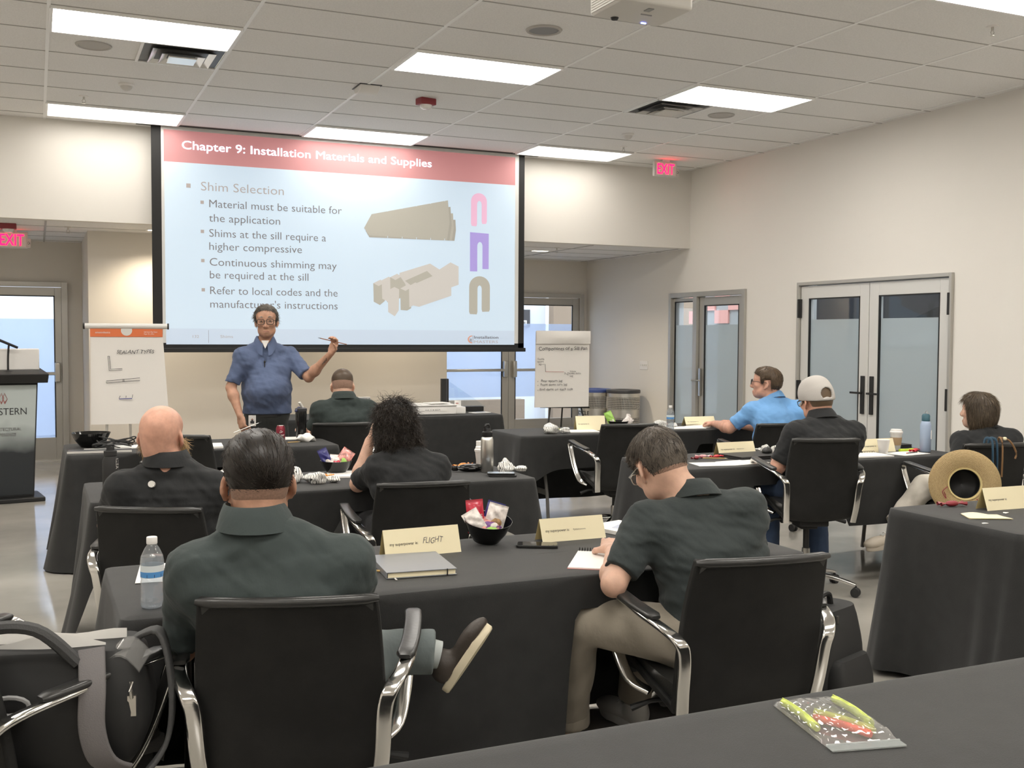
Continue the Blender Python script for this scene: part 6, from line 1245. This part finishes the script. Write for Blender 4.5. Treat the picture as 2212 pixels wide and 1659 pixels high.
# skeleton treat bags: clear bags printed with bones, tied in the middle
def bonemat():
    m = mat('bone_print', (.78, .77, .73), .35, coat=.3); nt = m.node_tree; tc = nt.nodes.new('ShaderNodeTexCoord'); w = nt.nodes.new('ShaderNodeTexWave'); w.inputs['Scale'].default_value = 30; w.inputs['Distortion'].default_value = 9; w.inputs['Detail'].default_value = 1.5; r = nt.nodes.new('ShaderNodeValToRGB'); r.color_ramp.elements[0].position = .10; r.color_ramp.elements[0].color = (.03, .03, .03, 1); r.color_ramp.elements[1].position = .2; r.color_ramp.elements[1].color = (.80, .79, .75, 1)
    nt.links.new(tc.outputs['Object'], w.inputs['Vector']); nt.links.new(w.outputs['Fac'], r.inputs[0]); nt.links.new(r.outputs[0], nt.nodes['Principled BSDF'].inputs['Base Color'])
bonemat()
def treat(loc, rz, label, L=.16, r=.035, seed=1, tie='white'):
    t = thing('treat_bag', label, 'treat bag', loc, rz); rs = random.Random(seed); a = [rs.random()*6 for _ in range(4)]
    def f(u, v):
        th = 2*PI*u; w = np.interp(v, [0, .06, .3, .52, .6, .66, .8, 1], [.15, .75, 1.1, .75, .22, .25, .7, .95]); k = 1+.16*math.sin(3*th+a[0]+v*5)+.1*math.sin(5*th+a[1]-v*9)
        fl = np.interp(v, [0, .6, 1], [1, 1, .5]); rr = r*w*k; return ((v-.5)*L, rr*math.cos(th), max(.001, r*.78*(1 if v < .6 else .7)+rr*fl*math.sin(th)))
    b = MB(); b.grid(f, 22, 24, True); b.build('printed_bag', 'bone_print', t, smooth=70); b = MB(); c = [( .6-.5)*L, 0, r*.75]
    b.tube([(c[0], r*.26*math.cos(q), c[2]+r*.26*math.sin(q)) for q in np.linspace(0, 2*PI, 11)[:-1]], .0025, 6, loop=True, up=(1, 0, 0)); b.build('tie', tie, t); return t
treat((1.27, 5.58, ZT), R(-20), 'skeleton treat bag right beside the slick haired man head', .16, .045, 1); treat((1.38, 5.50, ZT), R(8), 'skeleton treat bag nearer the pale folder', .16, .035, 2); treat((2.53, 5.72, ZT), R(70), 'skeleton treat bag standing behind the phones', .15, .032, 3); treat((2.50, 5.56, ZT), R(-4), 'skeleton treat bag lying right of the steel bottle', .17, .032, 4)
treat((3.82, 7.62, ZT), R(0), 'skeleton treat bag at the left end of the rear right table', .22, .045, 5, 'green'); treat((4.98, 7.82, ZT), R(-12), 'skeleton treat bag behind the small water bottle', .2, .035, 6, 'orange'); treat((4.48, 5.80, ZT), R(85), 'skeleton treat bag standing behind the mouse', .13, .032, 7, 'green'); treat((4.56, 5.72, ZT), R(-12), 'blue and white skeleton treat bag right of the mouse', .16, .032, 8, 'blue')
def candy(loc, rz, label, m, sc=1.0):
    t = thing('candy', label, 'candy', loc, rz); b = MB(); b.ell((0, 0, .009*sc), (.022*sc, .011*sc, .009*sc), 12); b.build('sweet', m, t)
    for s in (-1, 1):
        b = MB(); b.ring([[(s*.018*sc, .003*math.cos(q), .009*sc+.003*math.sin(q)) for q in np.linspace(0, 2*PI, 9)[:-1]], [(s*.042*sc, .015*sc*math.cos(q), .009*sc+.006*sc*math.sin(q*2)) for q in np.linspace(0, 2*PI, 9)[:-1]]], cap=False); b.build('twisted_end', m, t)
candy((3.86, 5.68, ZT), .5, 'dark red wrapped candy left of the tent card, outermost of three', 'dark_red', 1.2); candy((3.95, 5.74, ZT), -.4, 'pale wrapped candy left of the tent card, middle of three', 'foil_pink', 1.2); candy((4.03, 5.70, ZT), .2, 'bright red wrapped candy left of the tent card, nearest the card', 'red', 1.2); candy((5.52, 5.48, ZT), .4, 'bright red wrapped candy left of the pale blue bottle', 'red', 1.5); candy((1.43, 5.70, ZT), .3, 'orange wrapped candy before the second bowl', 'foil_orange', 1.4); candy((2.31, 5.84, ZT), .5, 'orange wrapped candy left of the white cup', 'foil_orange', 1.7); candy((3.89, 3.63, ZT), -.2, 'dark red crumpled wrapper on the right table', 'dark_red', 1.6)
t = thing('highlighter', 'lime green highlighter by the coffee cup', 'marker', (5.47, 5.52, ZT), R(-6)); b = MB(); b.cyl((-.05, 0, .011), (.03, 0, .011), .010); b.build('barrel', 'lime', t); b = MB(); b.cyl((.03, 0, .011), (.07, 0, .011), .0115); b.build('cap', 'lime', t)
t = thing('paper_napkin', 'folded cream napkin on the right table', 'napkin', (3.80, 3.36, ZT), R(-25)); b = MB(); b.grid(lambda u, v: ((u-.5)*.19*(1-.15*v), (v-.5)*.13, .004+.006*math.sin(u*5)*v), 10, 8); V = list(b.v); b.add([(x, y, .0005) for x, y, z in V], b.f[:]); b.build('napkin', 'cream', t)
t = thing('paper_napkin', 'crumpled white napkin between tumbler and the rear man', 'napkin', (1.80, 7.70, ZT), 0); b = MB(); b.ell((0, 0, .025), (.07, .04, .03), 16); b.v = [(x*(1+.25*math.sin(z*140+y*60)), y*(1+.25*math.sin(x*90)), max(.0005, z+.012*math.sin(x*80+y*70))) for x, y, z in b.v]; b.build('napkin', 'paper', t)
for k, (x, y, s) in enumerate(((3.66, 3.24, .016), (3.97, 3.40, .02), (4.08, 3.36, .012))):
    t = thing('paper_scrap', ('tiny paper scrap before the cream napkin', 'torn clear scrap beside the right edge tent card', 'tiniest scrap right of the torn clear scrap')[k], 'scrap', (x, y, ZT), .5*k); b = MB(); b.prism([(-s, -s*.3), (s, -s*.5), (s*.6, s*.6), (-s*.5, s*.4)], .0004, .002); b.build('scrap', 'paper', t, smooth=0)
# printer parts and monitor at the rear table
t = thing('printer', 'low white printer stacked with papers on the rear table', 'printer', (3.60, 9.99, ZT), R(-4)); b = MB(); b.box((0, 0, .045), (.46, .3, .085)); b.build('body', 'white', t, bevel=.01); b = MB(); b.box((-.01, 0, .094), (.48, .32, .012)); b.build('lid', 'white', t, bevel=.004); b = MB(); b.box((.0, -.152, .05), (.26, .003, .024)); b.build('label_strip', 'paper', t); b = MB(); text(b, 'AA 5 8 B2A', (-.1, -.1545, .046), (1, 0, 0), (0, 0, 1), .16, .008, .02); b.build('print', 'ink', t)
t = thing('white_binder', 'white binder lying right of the printer', 'binder', (3.89, 10.04, ZT), R(-4)); b = MB(); b.box((0, 0, .035), (.13, .26, .07)); b.build('cover', 'white', t, bevel=.004); b = MB(); b.box((.003, -.001, .035), (.125, .262, .05)); b.build('pages', 'paper', t)
for k, (x, y) in enumerate(((3.55, 10.0), (3.66, 9.97))): papers((x, y, ZT+.101+.008*k), R(-10+20*k), ('white booklet on top of the printer, lower one', 'white booklet on top of the printer, upper one')[k], .22, .16, 4, 'booklet', cat='booklet')
t = thing('frame_sample', 'upright black extrusion sample on the rear table', 'sample', (3.86, 10.28, ZT), R(-6)); b = MB(); b.box((0, 0, .17), (.075, .06, .34)); b.build('extrusion', 'black', t, bevel=.003); b = MB(); b.box((.012, -.031, .17), (.012, .004, .34)); b.build('groove', 'graphite', t)
t = thing('glass_sample', 'clear glass triangle sample in a black foot on the rear table', 'sample', (4.06, 10.26, ZT), R(-6)); b = MB(); b.prism([(-.15, .04), (.25, .04), (.22, .06), (-.15, .31)], -.004, .004, 'xz'); b.build('glass_plate', 'glass', t, smooth=0); b = MB(); b.box((.04, 0, .025), (.34, .1, .05)); b.build('foot', 'black', t, bevel=.004)
t = thing('small_card', 'small printed card standing by the black extrusion sample', 'card', (3.96, 10.16, ZT), R(-6)); b = MB(); b.box((0, 0, .06), (.07, .006, .12)); b.build('card', 'white', t); b = MB(); b.box((-.008, -.004, .09), (.03, .001, .008)); b.box((0, -.004, .06), (.045, .001, .005)); b.box((0, -.004, .045), (.045, .001, .005)); b.build('print', 'ink_red', t)
t = thing('device_box', 'small grey box with round logo behind the rear man shoulder', 'box', (2.98, 10.22, ZT), R(-8)); b = MB(); b.box((0, 0, .085), (.12, .05, .17)); b.build('box', 'device', t, bevel=.003); b = MB(); b.box((0, -.0255, .135), (.115, .002, .06)); b.build('grey_panel', 'grey', t); b = MB(); b.tube([(.035+.014*math.cos(q), -.0275, .138+.014*math.sin(q)) for q in np.linspace(0, 2*PI, 15)[:-1]], .003, 6, loop=True, up=(0, 1, 0)); b.build('round_logo', 'white', t)
bowl((.34, 7.90, ZT), 'empty black bowl with crossed cords, left end of the soda can table', .13, .10)
t = thing('clear_tray', 'flat dark tray with papers at the left table end', 'tray', (.38, 7.56, ZT), R(-4)); b = MB(); b.box((0, 0, .004), (.40, .20, .006)); b.build('tray', 'graphite', t, bevel=.002); b = MB(); b.box((0, -.102, .008), (.40, .004, .014)); b.build('lip', 'device', t)
t = thing('cable_bundle', 'black cable bundle in front of the empty black bowl', 'cable', (.46, 7.74, ZT), 0)
b = MB()
for k in range(5): b.tube(cr([(.12*math.cos(a+k)+.01*k, .05*math.sin(a*1.0+k*.7), .012+.02*(k+1)*.5+.02*math.sin(a*2+k)) for a in np.linspace(0, 5.2, 7)], 4), .005, 6)
b.build('cord', 'rubber', t)
t = thing('black_strap', 'small black strap standing behind the bald head', 'strap', (.715, 8.02, ZT), 0); b = MB(); b.tube(cr([(0, 0, 0), (-.01, 0, .10), (.0, 0, .175), (.03, 0, .19), (.05, 0, .17), (.05, 0, .08)], 4), .02, 8); b.build('band', 'black_matte', t)
# zip bag of vegetables on the nearest table: local axes along the bag
t = thing('zip_bag', 'clear zip bag holding vegetable sticks on the nearest table', 'plastic bag', (1.468, 1.652, ZT), R(-103))
def zb(sg):
    def f(u, v):
        e = (max(0, math.sin(PI*u))*max(0, math.sin(PI*min(1, max(0, v))))) ** .2
        return ((u-.5)*.262, (v-.5)*.155, .002+(.0225 if sg > 0 else 0)*e*(1-smooth01((u-.8)/.13))+sg*.0013*math.sin(u*31+v*17)*e+sg*.0012*math.sin(v*43-u*12)*e)
    return f
b = MB(); b.grid(zb(1), 34, 24); b.grid(zb(0), 6, 6); b.build('film', 'plastic_film', t, smooth=80)
b = MB(); b.box((.105, 0, .005), (.004, .154, .004)); b.box((.118, 0, .004), (.022, .155, .001)); b.build('zip_strip', 'film', t)
def stick(x0, y0, x1, y1, label, m, r=.009):
    t = thing('vegetable_stick', label, 'vegetable', (1.468, 1.652, ZT), R(-103)); b = MB(); P = cr([(x0, y0, .0115), ((x0+x1)/2, (y0+y1)/2+.004, .013), (x1, y1, .0115)], 5); b.tube(P, r, 10, scale=[.8]+[1]*(len(P)-2)+[.8]); b.build('stick', m, t)
    b = MB(); b.tube([(p[0], p[1]-.001, p[2]+r*.93) for p in P], r*.16, 5); b.build('rib', m, t)
mat('celery', (.50, .58, .10), .35, var=.2, vscale=40, coat=.2); mat('carrot', (.75, .13, .07), .4, var=.3, vscale=40)
stick(-.118, -.060, .035, -.060, 'celery stick along the near left side of the zip bag', 'celery'); stick(-.118, .056, .03, .060, 'celery stick along the far right side of the zip bag', 'celery'); stick(-.05, -.022, .068, .045, 'pale celery stick in the middle of the zip bag', 'celery', .008); stick(-.02, -.04, .085, .028, 'red carrot stick in the zip bag', 'carrot', .008)
# ================================================================ bags and hat
def softbox(mb, w, d, h, r=.05, bulge=.02, n=6, seed=1):
    rs = random.Random(seed); sec = rrect(w, d, r, 5); rings = []
    for i in range(13):
        f = i/12; e = math.sin(PI*f)**.4 if 0 < f < 1 else 0; k = .90+.10*e
        rings.append([(x*k+bulge*x/w*math.sin(PI*f)+.004*math.sin(9*f+x*20), y*k+bulge*1.6*y/d*math.sin(PI*f), h*f) for x, y in sec])
    mb.ring(rings)
t = thing('backpack', 'black backpack standing on the floor beside the near man with glasses', 'backpack', (2.86, 3.30, 0), R(20)); b = MB(); softbox(b, .32, .17, .47, .07, .03); b.build('body', 'black_matte', t, smooth=60)
b = MB(); softbox(b, .25, .08, .26, .035, .02); b.build('front_pocket', 'black_matte', t, smooth=60, loc=(0, -.105, .03)); b = MB(); b.tube(cr([(-.05, 0, .46), (-.03, 0, .51), (.03, 0, .51), (.05, 0, .46)], 5), .012, 8); b.build('carry_handle', 'black', t)
b = MB(); b.tube(cr([(-.155, -.06, .08), (-.16, -.07, .3), (-.11, -.07, .43), (0, -.075, .455), (.11, -.07, .43), (.16, -.07, .3), (.155, -.06, .08)], 5), .005, 6); b.build('zipper', 'graphite', t); b = MB(); b.box((-.06, -.09, .44), (.012, .006, .03)); b.build('zipper_pull', 'steel', t)
for s in (-1, 1):
    b = MB(); b.sweep(cr([(s*.07, .09, .44), (s*.09, .15, .36), (s*.11, .15, .2), (s*.12, .09, .06)], 5), rrect(.05, .012, .005, 2)); b.build('shoulder_strap', 'black', t)
t = thing('backpack', 'dark backpack on the floor left of the near table, behind the bottle', 'backpack', (.02, 3.75, 0), R(-15)); b = MB(); softbox(b, .34, .2, .46, .08, .03, seed=4); b.build('body', 'black_matte', t, smooth=60)
b = MB(); b.tube(cr([(-.05, -.05, .45), (-.07, -.1, .52), (0, -.12, .53), (.03, -.08, .45)], 5), .008, 8); b.build('carry_handle', 'black', t); b = MB(); softbox(b, .25, .08, .24, .035, .02); b.build('front_pocket', 'black', t, smooth=60, loc=(0, -.12, .03))
t = thing('messenger_bag', 'open black messenger bag stuffed with papers on the bottom left chair', 'bag', (.02, 2.86, .475), R(-14))
b = MB(); softbox(b, .46, .20, .29, .05, .03, seed=8); b.build('body', 'black_matte', t, smooth=60)
mat('strap_grey', (.16, .15, .15), .7, bump=(300, .2)); mat('strap_dark', (.05, .05, .05), .7, bump=(200, .2))
b = MB(); b.sweep(cr([(.12, -.10, .30), (.13, -.145, .22), (.13, -.155, .12), (.15, -.14, .04), (.19, -.10, .0)], 6), rrect(.012, .062, .004, 2), up=(1, 0, 0)); b.build('webbing_strap', 'strap_grey', t, smooth=50)
b = MB(); b.tube(cr([(-.20, -.10, .28), (-.12, -.13, .36), (.0, -.13, .36), (.09, -.11, .27)], 6), .016, 8); b.build('carry_handle', 'strap_dark', t)
b = MB(); b.sweep(cr([(.20, .02, .29), (.27, -.02, .31), (.30, -.05, .18), (.29, -.06, .05), (.24, -.10, -.02)], 6), rrect(.012, .05, .004, 2), up=(0, 1, 0)); b.build('shoulder_strap', 'strap_dark', t, smooth=50)
for k, (x, y, rz_) in enumerate(((-.04, .0, .04), (.04, .03, -.05), (.0, -.04, .02))):
    b = MB(); b.grid(lambda u, v: ((u-.5)*.28+x, y+.01*math.sin(u*5+k), .15+v*.17+.012*math.sin(u*6+k*2)-.03*abs(u-.4)), 10, 6); V = list(b.v); b.add([(a, c+.0015, d) for a, c, d in V], b.f[:]); b.build('paper_sheaf', 'paper', t, smooth=60)
b = MB(); b.tube([(q[0]*.045-.06, -.138, .18+q[1]*.022) for q in [(math.cos(a), math.sin(a)) for a in np.linspace(0, 2*PI, 17)[:-1]]], .006, 6, loop=True, up=(0, 1, 0)); b.build('metal_ring', 'grey', t)
b = MB(); b.box((.215, -.115, .16), (.02, .01, .05)); b.tube([(.215, -.12, .18), (.215, -.13, .2), (.215, -.12, .22)], .005, 6); b.build('buckle', 'steel', t)
b = MB(); b.grid(lambda u, v: (.18+.10*(u-.5)+.02*v, -.10+.06*v, .24+.07*math.sin(PI*u)*.6+.03*v), 8, 6); V = list(b.v); b.add([(a, c, d-.004) for a, c, d in V], b.f[:]); b.build('clear_sleeve', 'plastic_film', t, smooth=60)
# straw hat hung on a chair back: axis points at the room's rear
mat('straw', (.52, .36, .17), .75, bump=(1, .0)); nt = MATS['straw'].node_tree; tc = nt.nodes.new('ShaderNodeTexCoord'); w = nt.nodes.new('ShaderNodeTexWave'); w.wave_type = 'RINGS'; w.rings_direction = 'Z'; w.inputs['Scale'].default_value = 42; w.inputs['Distortion'].default_value = 3; w.inputs['Detail'].default_value = 3; w.inputs['Detail Scale'].default_value = 4; mx = nt.nodes.new('ShaderNodeMix'); mx.data_type = 'RGBA'; mx.inputs[6].default_value = (.30, .20, .085, 1); mx.inputs[7].default_value = (.56, .42, .22, 1); bp = nt.nodes.new('ShaderNodeBump'); bp.inputs['Strength'].default_value = .5; bp.inputs['Distance'].default_value = .004
nt.links.new(tc.outputs['Object'], w.inputs['Vector']); nt.links.new(w.outputs['Fac'], mx.inputs[0]); nt.links.new(mx.outputs[2], nt.nodes['Principled BSDF'].inputs['Base Color']); nt.links.new(w.outputs['Fac'], bp.inputs['Height']); nt.links.new(bp.outputs[0], nt.nodes['Principled BSDF'].inputs['Normal'])
t = thing('straw_hat', 'wide brimmed straw hat hanging on the right chair back, crown hole facing us', 'hat', (5.06, 4.63, .668), 0); t.rotation_euler = (R(82), 0, R(-36))
b = MB(); b.lathe([(.092, .004), (.10, .012), (.16, .018), (.20, .010), (.206, .004), (.200, .002), (.15, .008), (.092, -.002)], 48, cap=False); b.build('brim', 'straw', t, smooth=60)
b = MB(); b.lathe([(.095, .002), (.096, -.03), (.088, -.08), (.06, -.105), (.001, -.11)], 40, cap=False); b.build('crown', 'straw', t, smooth=60); b = MB(); b.lathe([(.087, .006), (.088, -.05), (.076, -.078), (.001, -.095)], 40, cap=False); b.build('lining', 'black', t, smooth=60); b = MB(); b.lathe([(.086, .004), (.088, .014), (.097, .016), (.098, .006)], 40, cap=False); b.build('sweatband', 'cream_back', t)
b = MB(); b.tube(cr([(-.10, -.02, .024), (-.13, -.05, .03), (-.11, -.09, .03), (-.12, -.05, .03)], 5), .0025, 6); b.tube(cr([(.06, -.09, .024), (.10, -.10, .03), (.09, -.08, .03)], 5), .003, 6); b.build('chin_cord', 'dark_red', t)
t = thing('lanyard_straps', 'blue and brown straps hung over the right chair top', 'straps', (5.34, 4.675, .915), R(-12))
mat('teal_blue', (.03, .08, .13), .6); mat('brown', (.22, .12, .05), .6)
for x in (-.03, 0):
    b = MB(); b.sweep(cr([(x, .05, -.08), (x, .04, -.0), (x, -.0, .012), (x, -.035, -.02), (x, -.04, -.22)], 5), rrect(.018, .004, .001, 1), up=(1, 0, 0)); b.build('blue_strap', 'teal_blue', t, smooth=50)
b = MB(); b.tube(cr([(.05, .04, -.06), (.04, .0, .018), (.035, -.04, -.03), (.03, -.045, -.22)], 5), .006, 6); b.tube(cr([(.04, -.0, .018), (.09, -.03, .0), (.13, -.04, -.07), (.12, -.045, -.11)], 5), .006, 6); b.build('brown_cord', 'brown', t); b = MB(); b.ell((.065, -.02, .012), .012, 10); b.build('bead', 'cream', t)
# things held by the presenter
def world(p, loc, rz): c, s = math.cos(rz), math.sin(rz); return Vector((loc[0]+c*p[0]-s*p[1], loc[1]+s*p[0]+c*p[1], loc[2]+p[2]))
(ploc, prz) = PLOC
def held(name, label, cat, a, b_, m, r=.0036):
    a, b_ = Vector(a), Vector(b_); t = thing(name, label, cat, a, 0); d = b_-a; bb = MB(); bb.cyl((0, 0, 0), d*.9, r, n=8); bb.build('shaft', m, t); bb = MB(); bb.cyl(d*.9, d, r, r*.2, 8); bb.build('tip', 'graphite', t)
wl = world(PJ['wl'], ploc, prz); h = wl+Vector((.04, -.03, .085)); held('pencil', 'brown pencil raised in the presenter hand', 'pencil', h+Vector((.07, -.03, -.018)), h+Vector((-.15, .02, .035)), 'wood_dark')
wr = world(PJ['wr'], ploc, prz); h = wr+Vector((.035, -.035, -.095)); held('pen', 'thin silver pen in the presenter lowered hand', 'pen', h+Vector((-.09, .0, -.03)), h+Vector((.12, -.02, .05)), 'steel', .003)
